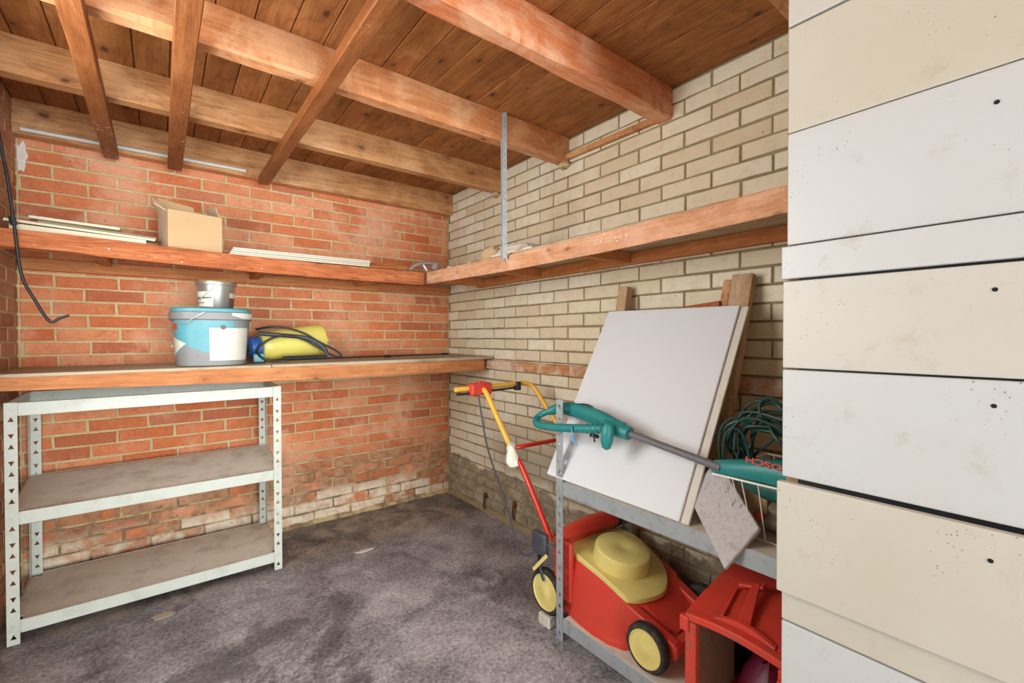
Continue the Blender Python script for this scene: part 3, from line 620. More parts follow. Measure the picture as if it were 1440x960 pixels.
BL2 = BL + off + sd * 0.045; BR2 = BR + off - sd * 0.07; TR2 = TR + off - sd * 0.07 + ud * 0.012; TL2 = TL + off + sd * 0.045 + ud * 0.012
tag(MB().prism([BL2, BR2, TR2, TL2], -nb * 0.014).build('white_panel', 'board', bevel=0.002), 'rear white panel hidden behind the front door panel, top edge just showing', 'panel')
# small white board corner sticking out left behind the panels
a = Vector((-0.452, -1.628, 0.612)); tag(MB().prism([a + off * 2.2, a + off * 2.2 + Vector((0, -0.3, 0)), a + off * 2.2 + ud * 0.22 + Vector((0, -0.3, 0)), a + off * 2.2 + ud * 0.13 + Vector((0, -0.06, 0))], -nb * 0.006).build('board_offcut', 'boardedge'), 'small cream board corner poking out left of the leaning white panels', 'board')
# wooden posts and rail behind
def lean(name, y, wdt, x0, z0, x1, z1, y1, thick, label, m='post'):
    a, b_ = Vector((x0, y, z0)), Vector((x1, y1, z1)); bb = MB(); d = (b_ - a); t = Vector((0, -1, 0)); t = (t - d.normalized() * t.dot(d.normalized())).normalized(); nrm = d.normalized().cross(t)
    bb.obox((a + b_) / 2, d / 2, t * wdt / 2, nrm * thick / 2); return tag(bb.build(name, m, bevel=0.004), label, 'post')
lean('leaning_timber', -2.150, 0.075, -0.225, 0.612, -0.035, 1.372, -2.182, 0.034, 'wide grey-brown timber leaning on the wall just right of the white panels')
lean('leaning_timber', -2.075, 0.030, -0.205, 0.612, -0.030, 1.360, -2.122, 0.018, 'thin timber strip pressed against the left side of the wide leaning timber', 'joist')
lean('leaning_timber', -1.675, 0.050, -0.215, 0.612, -0.040, 1.372, -1.658, 0.040, 'rounded timber whose top pokes out behind the left of the white panels')
tag(MB().beam((-0.060, -1.72, 1.236), (-0.060, -2.108, 1.272), 0.03, 0.02).build('cross_strip', 'rail_r', bevel=0.002), 'reddish wooden strip lying behind the top edge of the white panels', 'strip')

# ------------------------------------------------------------------ lawnmower
mw = thing('lawnmower', 'red electric lawnmower with yellow cover parked under the galvanised shelving', 'lawnmower', (-0.31, -1.85, 0.09))
sec = [ # y, xl, xr, zb, zt, xtl, xtr
 (-1.615, -0.43, -0.18, 0.13, 0.315, -0.41, -0.20), (-1.66, -0.468, -0.135, 0.10, 0.322, -0.445, -0.15), (-1.74, -0.476, -0.122, 0.092, 0.304, -0.448, -0.135),
 (-1.80, -0.488, -0.115, 0.088, 0.291, -0.452, -0.135), (-1.87, -0.494, -0.112, 0.086, 0.277, -0.455, -0.135), (-1.94, -0.488, -0.118, 0.088, 0.262, -0.459, -0.145), (-1.99, -0.470, -0.130, 0.092, 0.252, -0.458, -0.16), (-2.03, -0.415, -0.19, 0.105, 0.236, -0.405, -0.20), (-2.09, -0.40, -0.21, 0.125, 0.190, -0.385, -0.225), (-2.125, -0.37, -0.24, 0.15, 0.18, -0.36, -0.25)]
rs = []
for y, xl, xr, zb, zt, tl, tr in sec:
    zm = zb + (zt - zb) * 0.30
    rs.append([(xl + 0.012, y, zb), (xl, y, zb + 0.012), (xl + 0.004, y, zb + 0.02), (xl + 0.006, y, zm + 0.02), (tl - 0.004, y, zt - 0.012), (tl, y, zt), ((tl + tr) / 2, y, zt + 0.004), (tr, y, zt), (tr + 0.004, y, zt - 0.012), (xr - 0.006, y, zm + 0.02), (xr - 0.004, y, zb + 0.02), (xr, y, zb + 0.012), (xr - 0.012, y, zb)])
MB().rings(rs).build('deck', 'mred', mw, smooth=True, bevel=0.002)
rs = []
for y, xl, xr, zb, zt, tl, tr in sec[1:8]: rs.append([(xl - 0.004, y, zb - 0.004), (xl - 0.004, y, zb + 0.010), (xl + 0.002, y, zb + 0.014), (xr - 0.002, y, zb + 0.014), (xr + 0.004, y, zb + 0.010), (xr + 0.004, y, zb - 0.004)])
MB().rings(rs).build('deck_skirt', 'mred', mw, smooth=True)
# swelling cutting chamber around the deck, lower lip
b = MB(); b.lathe([(0.172, 0), (0.180, 0.006), (0.180, 0.016), (0.170, 0.022), (0.160, 0.085), (0.14, 0.13)], (-0.315, -1.87, 0.086), (0, 0, 1), 40); b.build('blade_housing', 'mred', mw, smooth=True)
# front arms and bumper
b = MB()
b.add([(-0.466, -1.985, 0.150), (-0.430, -1.985, 0.150), (-0.430, -1.985, 0.250), (-0.466, -1.985, 0.250), (-0.462, -2.175, 0.150), (-0.425, -2.175, 0.150), (-0.425, -2.175, 0.198), (-0.462, -2.175, 0.198)], [(0, 1, 2, 3), (7, 6, 5, 4), (0, 4, 5, 1), (1, 5, 6, 2), (2, 6, 7, 3), (3, 7, 4, 0)]); b.build('front_arm', 'mred', mw, bevel=0.006, smooth=True)
b = MB()
b.add([(-0.205, -1.985, 0.150), (-0.165, -1.985, 0.150), (-0.165, -1.985, 0.250), (-0.205, -1.985, 0.250), (-0.225, -2.150, 0.150), (-0.185, -2.150, 0.150), (-0.185, -2.150, 0.198), (-0.225, -2.150, 0.198)], [(0, 1, 2, 3), (7, 6, 5, 4), (0, 4, 5, 1), (1, 5, 6, 2), (2, 6, 7, 3), (3, 7, 4, 0)]); b.build('front_arm', 'mred', mw, bevel=0.006, smooth=True)
MB().beam((-0.46, -2.165, 0.176), (-0.19, -2.145, 0.176), 0.030, 0.038).build('front_bumper', 'mred', mw, bevel=0.006, smooth=True)
# yellow cover on the sloping deck: z = .31 + (y+1.72)*.2
cz = lambda y, dz=0: 0.31 + (y + 1.72) * 0.2 + dz
out = smooth_path([(-0.446, -1.722, 0), (-0.405, -1.655, 0), (-0.346, -1.628, 0), (-0.255, -1.636, 0), (-0.175, -1.668, 0), (-0.130, -1.735, 0), (-0.128, -1.82, 0), (-0.170, -1.93, 0), (-0.234, -2.0, 0), (-0.316, -2.036, 0), (-0.405, -2.024, 0), (-0.455, -1.998, 0), (-0.461, -1.975, 0), (-0.454, -1.88, 0)], 4, True)
b = MB(); b.rings([[(v.x, v.y, cz(v.y, -0.006)) for v in out], [(v.x, v.y, cz(v.y, 0.008)) for v in out], [(-0.3 + (v.x + 0.3) * 0.965, -1.83 + (v.y + 1.83) * 0.97, cz(v.y, 0.013)) for v in out]]); b.build('motor_cover', 'yel', mw, smooth=True)
axn = Vector((0, -0.196, 0.98)); dc = Vector((-0.322, -1.855, cz(-1.855, 0.010)))
MB().lathe([(0.108, -0.004), (0.1075, 0.0012)], dc, axn, 40).build('cover_groove', 'dkprint', mw)
b = MB(); b.lathe([(0.106, 0), (0.1035, 0.052), (0.102, 0.0575), (0.098, 0.0605), (0.024, 0.0610), (0.020, 0.0595), (0.0001, 0.0595)], dc, axn, 40); b.build('motor_dome', 'yel', mw, smooth=True)
# rear transverse housing
b = MB(); b.tube([(-0.455, -1.675, 0.365), (-0.40, -1.675, 0.372), (-0.30, -1.68, 0.376), (-0.20, -1.69, 0.372), (-0.165, -1.69, 0.368)], [0.024, 0.028, 0.034, 0.037, 0.034], 16); b.build('rear_housing', 'mred', mw, smooth=True)
MB().tube([(-0.166, -1.69, 0.368), (-0.146, -1.69, 0.368)], 0.038, 16).build('side_cap', 'black', mw, smooth=True)
b = MB(); b.obox((-0.31, -1.655, 0.325), (0.145, 0, 0), (0, 0.035, 0), (0, 0, 0.042)); b.build('rear_block', 'mred', mw, bevel=0.012, smooth=True, seg=3)
b = MB(); b.obox((-0.47, -1.70, 0.25), (0.012, 0, 0), (0, 0.045, 0), (0, 0, 0.115)); b.build('side_pillar', 'mred', mw, bevel=0.006, smooth=True)
# wheels
def wheel(cx, cy, cz_, r, wd, side, name='wheel'):
    A = (side, 0, 0); c = Vector((cx, cy, cz_)); b = MB(); n = 48
    prof = [(r * 0.78, wd / 2 - 0.016), (r * 0.80, wd / 2 - 0.002), (r * 0.82, wd / 2), (r * 0.93, wd / 2), (r * 0.985, wd / 2 - 0.006), (r, wd / 2 - 0.012), (r, -wd / 2 + 0.012), (r * 0.985, -wd / 2 + 0.006), (r * 0.93, -wd / 2), (r * 0.6, -wd / 2)]
    b.lathe(prof, c, A, n); o = b.build(name, 'tyre', mw, smooth=True)
    t = MB()
    for k in range(48): # tread ribs
        a = 2 * math.pi * k / 48; dv = Vector((0, math.cos(a), math.sin(a))); tv = Vector((0, -math.sin(a), math.cos(a)))
        t.obox(c + dv * (r + 0.0006), Vector((wd / 2 - 0.008, 0, 0)), tv * 0.0018, dv * 0.0012)
    t.build('tread', 'tyre', o)
    h = MB(); h.lathe([(r * 0.80, wd / 2 - 0.010), (r * 0.80, wd / 2 + 0.001), (r * 0.76, wd / 2 + 0.0015), (r * 0.74, wd / 2 - 0.002), (r * 0.30, wd / 2 - 0.001), (r * 0.22, wd / 2 + 0.002), (0.0001, wd / 2 + 0.003)], c, A, n); h.build('hub_cap', 'yel', o, smooth=True)
    return o
wheel(-0.484, -1.622, 0.133, 0.087, 0.034, -1); wheel(-0.484, -2.092, 0.163, 0.073, 0.036, -1)
wheel(-0.115, -1.640, 0.133, 0.087, 0.034, 1); wheel(-0.130, -2.085, 0.163, 0.073, 0.036, 1)
# handle
J = Vector((-0.47, -1.395, 0.625)); 
MB().tube(smooth_path([(-0.485, -1.640, 0.345), (-0.482, -1.60, 0.40), (-0.475, -1.46, 0.575), (-0.47, -1.395, 0.628)], 5), 0.0115, 12).build('lower_handle', 'mredtube', mw, smooth=True)
MB().tube(smooth_path([(-0.135, -1.650, 0.345), (-0.135, -1.60, 0.40), (-0.13, -1.46, 0.575), (-0.125, -1.37, 0.66)], 5), 0.0115, 12).build('lower_handle', 'mredtube', mw, smooth=True)
MB().tube(smooth_path([(-0.462, -1.375, 0.655), (-0.40, -1.40, 0.664), (-0.25, -1.42, 0.668), (-0.135, -1.42, 0.664)], 5), 0.0095, 10).build('handle_crossbar', 'mredtube', mw, smooth=True)
yh = smooth_path([(-0.47, -1.385, 0.632), (-0.47, -1.28, 0.755), (-0.47, -1.185, 0.868), (-0.470, -1.155, 0.893), (-0.475, -1.135, 0.900), (-0.50, -1.12, 0.903)], 5)
MB().tube(yh, 0.0125, 12).build('upper_handle', 'ytube', mw, smooth=True)
MB().tube(smooth_path([(-0.610, -1.122, 0.902), (-0.50, -1.118, 0.903), (-0.40, -1.115, 0.903), (-0.24, -1.112, 0.906), (-0.185, -1.115, 0.904), (-0.150, -1.135, 0.890), (-0.14, -1.17, 0.856), (-0.13, -1.26, 0.755), (-0.125, -1.37, 0.655)], 5), 0.0120, 12).build('upper_handle', 'ytube', mw, smooth=True)
b = MB(); b.obox((-0.478, -1.128, 0.898), (0.062, 0.004, 0.0), (0, 0.026, 0), (0, 0, 0.029)); b.build('switch_box', 'mred', mw, bevel=0.009, smooth=True, seg=3)
MB().obox((-0.478, -1.135, 0.930), (0.02, 0, 0), (0, 0.012, 0), (0, 0, 0.005)).build('switch_button', 'mred', mw, bevel=0.003)
MB().tube(smooth_path([(-0.61, -1.132, 0.880), (-0.50, -1.130, 0.880), (-0.38, -1.126, 0.884), (-0.24, -1.118, 0.888)], 4), 0.0055, 8).build('switch_lever', 'black', mw, smooth=True)
b = MB(); b.obox((-0.235, -1.116, 0.895), (0.014, 0, 0), (0, 0.017, 0), (0, 0, 0.022)); b.build('cable_clip', 'black', mw, bevel=0.004, smooth=True)
MB().tube(smooth_path([(-0.50, -1.150, 0.872), (-0.50, -1.17, 0.80), (-0.505, -1.24, 0.62), (-0.51, -1.38, 0.42), (-0.525, -1.48, 0.27), (-0.53, -1.55, 0.262), (-0.51, -1.60, 0.30), (-0.50, -1.65, 0.335), (-0.46, -1.72, 0.325)], 7), 0.0042, 8).build('power_cord', 'grey', mw, smooth=True)
b = MB(); b.lathe([(0.004, -0.046), (0.024, -0.040), (0.034, -0.018), (0.030, 0.006), (0.020, 0.028), (0.018, 0.05), (0.004, 0.066)], (-0.478, -1.388, 0.618), (0.1, 0.35, 0.9), 14)
b.v = [v + Vector((R(-.005, .005), R(-.005, .005), R(-.005, .005))) for v in b.v]; b.build('tape_wrap', 'tape', mw, smooth=True)
b = MB(); b.obox((-0.505, -1.600, 0.325), (0.014, 0, 0), (0, 0.040, 0), (0, 0, 0.045)); b.build('strain_relief', 'grey', mw, bevel=0.010, smooth=True, seg=3)
b = MB(); b.beam((-0.520, -1.655, 0.298), (-0.520, -1.575, 0.212), 0.006, 0.014, (0, 1, 1)); b.build('height_lever', 'yel', mw, bevel=0.002)
MB().tube([(-0.510, -1.60, 0.275), (-0.505, -1.60, 0.22), (-0.50, -1.62, 0.18)], 0.008, 8).build('axle_bracket', 'black', mw, smooth=True)
tag(MB().box(-0.508, -0.462, -1.655, -1.590, 0.0, 0.044).build('wood_block', 'boardedge', bevel=0.005), 'small pale wood block wedged under the mower rear wheel', 'block')

# ------------------------------------------------------------------ grass collector
gc = thing('grass_collector', 'red plastic grass catcher box standing on end between mower and white drawer unit', 'box', (-0.42, -2.40, 0.09))
gx, gy0, gy1, gz0, gz1 = -0.558, -2.272, -2.528, 0.092, 0.385
T = 0.006
top = [(gx, gy0, 0.392), (-0.30, gy0 + 0.012, 0.434), (-0.16, gy0 + 0.02, 0.36)]
# body walls: left side, top, right side, bottom, back
b = MB(); b.prism([(gx + .004, gy0, gz0), (gx + .004, gy0, 0.392), (-0.30, gy0 + .006, 0.434), (-0.18, gy0 + .006, 0.38), (-0.16, gy0 + .004, 0.25), (-0.16, gy0, gz0)], (0, -T, 0)); b.build('side_wall', 'mred', gc, bevel=0.002)
b = MB(); b.prism([(gx + .004, gy1, gz0), (gx + .004, gy1, 0.392), (-0.30, gy1, 0.434), (-0.18, gy1, 0.38), (-0.16, gy1, 0.25), (-0.16, gy1, gz0)], (0, T, 0)); b.build('side_wall', 'mred', gc, bevel=0.002)
b = MB(); prof = [(gx + .004, 0.386), (-0.45, 0.410), (-0.36, 0.426), (-0.29, 0.435), (-0.22, 0.408), (-0.175, 0.36), (-0.158, 0.25), (-0.158, gz0)]
for (ax_, az_), (bx_, bz_) in zip(prof, prof[1:]): b.prism([(ax_, gy0 + .004, az_), (bx_, gy0 + .006, bz_), (bx_, gy1, bz_), (ax_, gy1, az_)], (0, 0, 0.006) if abs(bx_ - ax_) > abs(bz_ - az_) else (0.006, 0, 0))
b.build('shell', 'mred', gc)
MB().box(gx + .004, -0.16, gy1, gy0, gz0, gz0 + 0.005).build('base', 'mred', gc)
# mouth rim band
arc = []
for k in range(13):
    t = k / 12; y = gy0 + (gy1 - gy0) * t; arc.append((y, 0.387 + 0.012 * math.sin(math.pi * t)))
rs = [[(gx - .012, y, z + .006), (gx + .012, y, z + .008), (gx + .012, y, z - .012), (gx - .012, y, z - .014)] for y, z in arc]
MB().rings(rs).build('mouth_rim', 'redscr', gc, bevel=0.003, smooth=True)
MB().box(gx - .010, gx + .012, gy0 - 0.030, gy0 + .002, gz0, 0.372).build('mouth_frame', 'redscr', gc, bevel=0.004)
MB().box(gx - .010, gx + .012, gy1 - .002, gy1 + 0.022, gz0, 0.372).build('mouth_frame', 'redscr', gc, bevel=0.004)
MB().box(gx - .018, gx + .004, gy0 - .012, gy0 + .014, 0.345, 0.386).build('hook', 'mred', gc, bevel=0.004)
MB().box(gx - .020, gx + .0, gy1 - .004, gy1 + .020, 0.318, 0.352).build('hook', 'mred', gc, bevel=0.003)
# raised deflector lip behind the rim
b = MB(); rs = []
for k in range(15):
    t = k / 14; y = -2.335 - 0.155 * t; h = 0.020 * math.sin(math.pi * t) + 0.002; rs.append([(-0.545, y, 0.394), (-0.545 + .004, y, 0.398 + h), (-0.53, y, 0.400 + h), (-0.515, y, 0.396)])
b.rings(rs).build('lip', 'mred', gc, smooth=True)
# raised rib and carrying bar on top
MB().prism([(-0.535, -2.395, 0.402), (-0.395, -2.372, 0.450), (-0.385, -2.392, 0.452), (-0.525, -2.425, 0.404)], (0, 0, 0.010)).build('carry_bar', 'mred', gc, bevel=0.003, smooth=True)
MB().prism([(-0.400, -2.335, 0.432), (-0.385, -2.335, 0.436), (-0.372, -2.402, 0.452), (-0.398, -2.402, 0.450)], (0, 0, 0.010)).build('carry_bar', 'mred', gc, bevel=0.003, smooth=True)
MB().prism([(-0.530, -2.350, 0.398), (-0.405, -2.332, 0.424), (-0.400, -2.338, 0.426), (-0.525, -2.357, 0.400)], (0, 0, 0.010)).build('rib', 'mred', gc, bevel=0.002, smooth=True)
MB().box(gx + 0.014, -0.17, gy0 - 0.0105, gy0 - 0.0065, gz0 + .006, 0.378).build('shade_backing', 'hole', gc)  # black sheet put behind the mesh, painting the shade of the interior
# mesh screen inside the left wall (perforated lattice strips) and bag
b = MB()
def lat(p, q, w_=0.0011): b.beam(p, q, 0.0012, w_ * 2, (0, 1, 0))
yy = gy0 - 0.014; W_, H2 = 0.22, 0.27; xA, zA = gx + 0.02, 0.10
for k in range(-26, 27):
    c = k * 0.0095
    for s in (1, -1):
        x0_, z0_ = 0, c if s == 1 else c + H2 * 0.5
        # clip diagonal line z = z0 + s*x to rectangle
        ts = [t for t in [i * W_ / 60 for i in range(61)] if 0 <= (z0_ + s * t) <= H2]
        if len(ts) > 2: b.beam((xA + ts[0], yy, zA + z0_ + s * ts[0]), (xA + ts[-1], yy, zA + z0_ + s * ts[-1]), 0.0012, 0.0018, (0, 1, 0))
o = b.build('mesh_screen', plain('dusty_mesh', srgb(176, 132, 112), 0.6), gc); o['kind'] = 'stuff'
rs = []
b = MB(); b.lathe([(0.03, 0), (0.075, 0.03), (0.085, 0.08), (0.07, 0.13), (0.035, 0.175), (0.005, 0.20)], (-0.40, -2.425, 0.10), (0, 0, 1), 18); b.v = [v + Vector((R(-.006, .006), R(-.006, .006), R(-.006, .006))) for v in b.v]
b.build('inner_deflector', plain('plum_plastic', srgb(96, 16, 38), 0.45), gc, smooth=True)
# dry grass tuft caught by the mouth
b = MB()
for k in range(46):
    p = Vector((gx - .012 + R(-.004, .006), gy0 - .002 + R(-.012, .016), 0.094 + R(0, .05))); d = Vector((R(-1, .3), R(-.6, 1), R(-.2, 1))).normalized() * R(.015, .04); u = Vector((0.0006, 0, 0.0004))
    b.add([p - u, p + u, p + d], [(0, 1, 2)])
o = tag(b.build('dry_grass', 'grass'), 'tuft of dry grass clippings at the mouth of the red grass catcher', 'grass'); o['kind'] = 'stuff'

# ------------------------------------------------------------------ string trimmer
tm = thing('string_trimmer', 'teal electric grass trimmer with grey shaft laid across shelving post and wire basket', 'trimmer', (-0.5, -1.95, 0.84))
lb = smooth_path([(-0.470, -1.640, 0.858), (-0.490, -1.600, 0.842), (-0.515, -1.592, 0.824), (-0.540, -1.622, 0.810), (-0.546, -1.690, 0.811), (-0.546, -1.765, 0.818), (-0.540, -1.870, 0.831), (-0.530, -1.925, 0.838), (-0.515, -1.96, 0.842)], 5)
MB().tube(lb, [0.0125 if i < 10 else 0.0135 + 0.002 * min(1, i / 30) for i in range(len(lb))], 14).build('loop_handle', 'teal', tm, smooth=True)
ub = smooth_path([(-0.478, -1.622, 0.852), (-0.462, -1.66, 0.866), (-0.458, -1.717, 0.872), (-0.462, -1.798, 0.868), (-0.472, -1.893, 0.856), (-0.482, -1.96, 0.842), (-0.486, -2.00, 0.838)], 5)
MB().tube(ub, [0.0135 + 0.014 * math.sin(math.pi * min(1, i / (len(ub) - 1) * 0.75)) for i in range(len(ub))], 14, sq=(0.8, 1.15)).build('main_grip', 'teal', tm, smooth=True)
b = MB(); 
for k in range(4): b.lathe([(0.0165, -0.004), (0.0185, 0), (0.0165, 0.004)], lb[31 + k * 2], (0.05, -1, 0.1), 14)
b.build('grip_rib', 'teal', tm, smooth=True)
b = MB(); b.tube(smooth_path([(-0.500, -1.925, 0.846), (-0.492, -1.965, 0.840), (-0.489, -2.0, 0.836), (-0.489, -2.025, 0.832)], 3), [0.021, 0.023, 0.024, 0.025, 0.025, 0.025, 0.025, 0.024, 0.024, 0.022], 14); b.build('collar', 'teal', tm, smooth=True)
b = MB(); b.lathe([(0.003, -0.052), (0.014, -0.045), (0.020, -0.026), (0.022, 0.0), (0.020, 0.022), (0.013, 0.034), (0.003, 0.038)], (-0.538, -1.972, 0.828), (0.05, -0.05, 1), 16); b.build('assist_knob', 'teal', tm, smooth=True)
MB().lathe([(0.016, -0.006), (0.018, 0), (0.016, 0.006), (0.004, 0.008)], (-0.515, -1.895, 0.806), (0.3, 0, 1), 16).build('round_knob', 'black', tm, smooth=True)
MB().tube([(-0.515, -1.895, 0.80), (-0.515, -1.896, 0.785)], 0.003, 8).build('knob_stem', 'black', tm)
MB().tube(smooth_path([(-0.47, -1.74, 0.885), (-0.465, -1.79, 0.900), (-0.462, -1.835, 0.896), (-0.462, -1.86, 0.872)], 5), 0.003, 8).build('cord_loop', 'black', tm, smooth=True)
b = MB(); b.tube(smooth_path([(-0.562, -1.833, 0.834), (-0.563, -1.836, 0.805), (-0.561, -1.842, 0.79), (-0.562, -1.858, 0.772)], 4), 0.0022, 6); b.tube(smooth_path([(-0.562, -1.836, 0.81), (-0.563, -1.83, 0.795), (-0.561, -1.845, 0.78)], 4), 0.0022, 6); b.build('string_knot', 'blue', tm)
MB().tube(smooth_path([(-0.562, -1.835, 0.836), (-0.56, -1.834, 0.82), (-0.545, -1.832, 0.812)], 3), 0.0022, 6).build('string_wrap', 'black', tm)
MB().tube([(-0.489, -2.015, 0.834), (-0.489, -2.33, 0.790)], 0.0112, 14).build('shaft', 'tube', tm, smooth=True)
hd = []; hp = [(-2.296, 0.783, 0.010, 0.012), (-2.304, 0.785, 0.018, 0.0185), (-2.33, 0.788, 0.024, 0.022), (-2.38, 0.796, 0.030, 0.026), (-2.43, 0.803, 0.034, 0.030), (-2.50, 0.806, 0.036, 0.034), (-2.535, 0.806, 0.034, 0.034)]
for y, z, rx, rz in hp: hd.append([(-0.472 + rx * (abs(math.cos(a)) ** .7) * math.copysign(1, math.cos(a)), y, z + rz * (abs(math.sin(a)) ** .7) * math.copysign(1, math.sin(a))) for a in [2 * math.pi * k / 20 for k in range(20)]])
o = MB().rings(hd).build('motor_head', 'teal', tm, smooth=True)
hd = []
for y, z, rx, rz in ((-2.345, 0.765, 0.010, 0.01), (-2.36, 0.758, 0.024, 0.018), (-2.42, 0.750, 0.030, 0.030), (-2.535, 0.745, 0.032, 0.04)): hd.append([(-0.435 + rx * math.cos(a), y, z + rz * math.sin(a)) for a in [2 * math.pi * k / 16 for k in range(16)]])
MB().rings(hd).build('guard', 'tealdk', tm, smooth=True)
fc = bpy.data.curves.new('lettering', 'FONT'); fc.body = 'BOSCH'; fc.size = 0.026; fc.extrude = 0.0005; fc.offset = 0.0006; fc.space_character = 1.02
fo = bpy.data.objects.new('lettering', fc); COL.objects.link(fo); fo.parent = tm; fc.materials.append(M['redpr'])
tw = 0.082 / 0.1; ex = Vector((0, 1.25, 0.06)); ey = Vector((0.0, 0.045, -0.78)); ez = Vector((-1, 0, 0)); lc = Vector((-0.5095, -2.512, 0.835)) - parent_loc(tm)
me_ = bpy.data.meshes.new_from_object(fo.evaluated_get(bpy.context.evaluated_depsgraph_get())); bpy.data.objects.remove(fo)
fo = bpy.data.objects.new('lettering', me_); COL.objects.link(fo); fo.parent = tm
fo.matrix_local = Matrix(((ex.x, ey.x, ez.x, lc.x), (ex.y, ey.y, ez.y, lc.y), (ex.z, ey.z, ez.z, lc.z), (0, 0, 0, 1)))

# wire basket
bk = thing('wire_basket', 'white wire basket on the galvanised shelf beside the white drawer unit', 'basket', (-0.33, -2.42, 0.61))
rim = [(-0.500, -2.312, 0.772), (-0.500, -2.53, 0.774), (-0.16, -2.53, 0.772), (-0.16, -2.312, 0.772)]
bot = [(-0.440, -2.335, 0.608), (-0.440, -2.50, 0.608), (-0.20, -2.50, 0.608), (-0.20, -2.335, 0.608)]
b = MB()
for P in (rim, bot):
    for i in range(4): b.tube([P[i], P[(i + 1) % 4]], 0.0030 if P is rim else 0.002, 8)
b.build('rim', 'wire', bk, smooth=True)
V = lambda P, i, t: Vector(P[i]).lerp(Vector(P[(i + 1) % 4]), t)
for i in range(4):
    for t in ((0.13, 0.25, 0.36, 0.55, 0.80) if i == 0 else (0.1, 0.3, 0.5, 0.7, 0.9)): MB().tube([V(rim, i, t), V(bot, i, min(1, t + .0))], 0.0017, 6).build('wire', 'wire', bk)
# green extension lead coil
rnd = random.Random(4); pts = []
for k in range(78):
    a = k * 1.05 + rnd.uniform(-.2, .2); q = 0.5 + 0.5 * math.sin(k * 0.37); rr = 0.055 + 0.055 * q
    pts.append((-0.345 + rnd.uniform(-.055, .035), -2.402 + rr * 1.05 * math.cos(a) + rnd.uniform(-.01, .01), 0.845 + rr * math.sin(a) + rnd.uniform(-.02, .02)))
pts += [(-0.36, -2.44, 0.90), (-0.37, -2.43, 0.965), (-0.37, -2.40, 0.980), (-0.37, -2.378, 0.955), (-0.37, -2.39, 0.915), (-0.36, -2.42, 0.89)]
pts += [(-0.385, -2.36, 0.898), (-0.395, -2.318, 0.914), (-0.400, -2.287, 0.885), (-0.40, -2.278, 0.83), (-0.395, -2.285, 0.78), (-0.39, -2.32, 0.74), (-0.385, -2.36, 0.78), (-0.385, -2.345, 0.86), (-0.39, -2.318, 0.885), (-0.395, -2.295, 0.86), (-0.40, -2.292, 0.80), (-0.39, -2.31, 0.75)]
pts = [(p[0], min(-2.268, max(-2.515, p[1])), p[2]) for p in pts]
tag(MB().tube(smooth_path(pts, 7), 0.0042, 7).build('extension_lead', 'gcable', smooth=True), 'tangled dark green extension lead heaped in the wire basket', 'cable')
b = MB(); b.obox((-0.36, -2.345, 0.775), (0.008, 0, 0), (0, 0.012, 0), (0, 0, 0.014)); tag(b.build('red_connector', 'redpr', bevel=0.003), 'small red plug showing among the green cable loops', 'plug')
tag(MB().lathe([(0.002, -.01), (0.012, -.008), (0.014, 0), (0.010, 0.010), (0.002, 0.012)], (-0.400, -2.392, 0.655), (0, 0, 1), 12).build('red_stopper', 'redpr', smooth=True), 'small red cap low inside the wire basket', 'cap')
tag(MB().box(-0.37, -0.33, -2.40, -2.345, 0.623, 0.72).build('tan_packet', 'card', bevel=0.004), 'small tan carton standing inside the wire basket', 'box')
b = MB(); 
for k, (z, r) in enumerate(((0.640, 0.060), (0.672, 0.05))):
    b.lathe([(0.005, -0.018), (r * .8, -0.016), (r, -0.004), (r * .95, 0.010), (r * .6, 0.018), (0.004, 0.020)], (-0.355 + k * .01, -2.44, z), (0, 0, 1), 14)
b.v = [v + Vector((R(-.006, .006), R(-.006, .006), R(-.004, .004))) for v in b.v]
tag(b.build('cloth_bundle', 'sack', smooth=True), 'dusty grey-beige cloth bundle at the bottom of the wire basket', 'cloth')

# speckled slab hanging off the shelf edge
sB, sR, sL = Vector((-0.560, -2.375, 0.552)), Vector((-0.495, -2.434, 0.660)), Vector((-0.452, -2.206, 0.680))
sT = sR + (sL - sB) * 0.98; n_ = (sR - sB).cross(sL - sB).normalized(); n_ = n_ if n_.x > 0 else -n_
sh2 = MB().prism([sB, sR, sT, sL], n_ * 0.016); tag(sh2.build('foam_slab', 'slab', bevel=0.004, smooth=True), 'speckled pale grey slab tipped over the edge of the galvanised shelf', 'slab')

# ------------------------------------------------------------------ things on the workbench
# large paint bucket
bu = thing('paint_bucket', 'large blue, grey and white plastic paint bucket on the worktop shelf', 'bucket', (-1.505, -0.37, 1.018))
def ssq(cx, cy, rx, ry, z, n=48, e=0.62): return [(cx + rx * abs(math.cos(a)) ** e * math.copysign(1, math.cos(a)), cy + ry * abs(math.sin(a)) ** e * math.copysign(1, math.sin(a)), z) for a in [2 * math.pi * k / n for k in range(n)]]
bc = (-1.506, -0.372)
def wallr(z): t = (z - 1.019) / 0.26; return 0.136 + 0.018 * t, 0.122 + 0.016 * t
zs = [1.019, 1.024, 1.10, 1.18, 1.235]
MB().rings([ssq(*bc, wallr(z)[0] - (0.006 if i == 0 else 0), wallr(z)[1] - (.006 if i == 0 else 0), z) for i, z in enumerate(zs)]).build('body', 'bucket', bu, smooth=True)
MB().rings([ssq(*bc, 0.158, 0.142, 1.228), ssq(*bc, 0.163, 0.147, 1.232), ssq(*bc, 0.164, 0.148, 1.262), ssq(*bc, 0.158, 0.142, 1.266)]).build('rim_band', 'pgrey', bu, smooth=True)
MB().rings([ssq(*bc, 0.158, 0.142, 1.264), ssq(*bc, 0.160, 0.144, 1.268), ssq(*bc, 0.160, 0.144, 1.278), ssq(*bc, 0.154, 0.138, 1.283), ssq(*bc, 0.145, 0.130, 1.280)]).build('lid', 'pblue', bu, smooth=True)
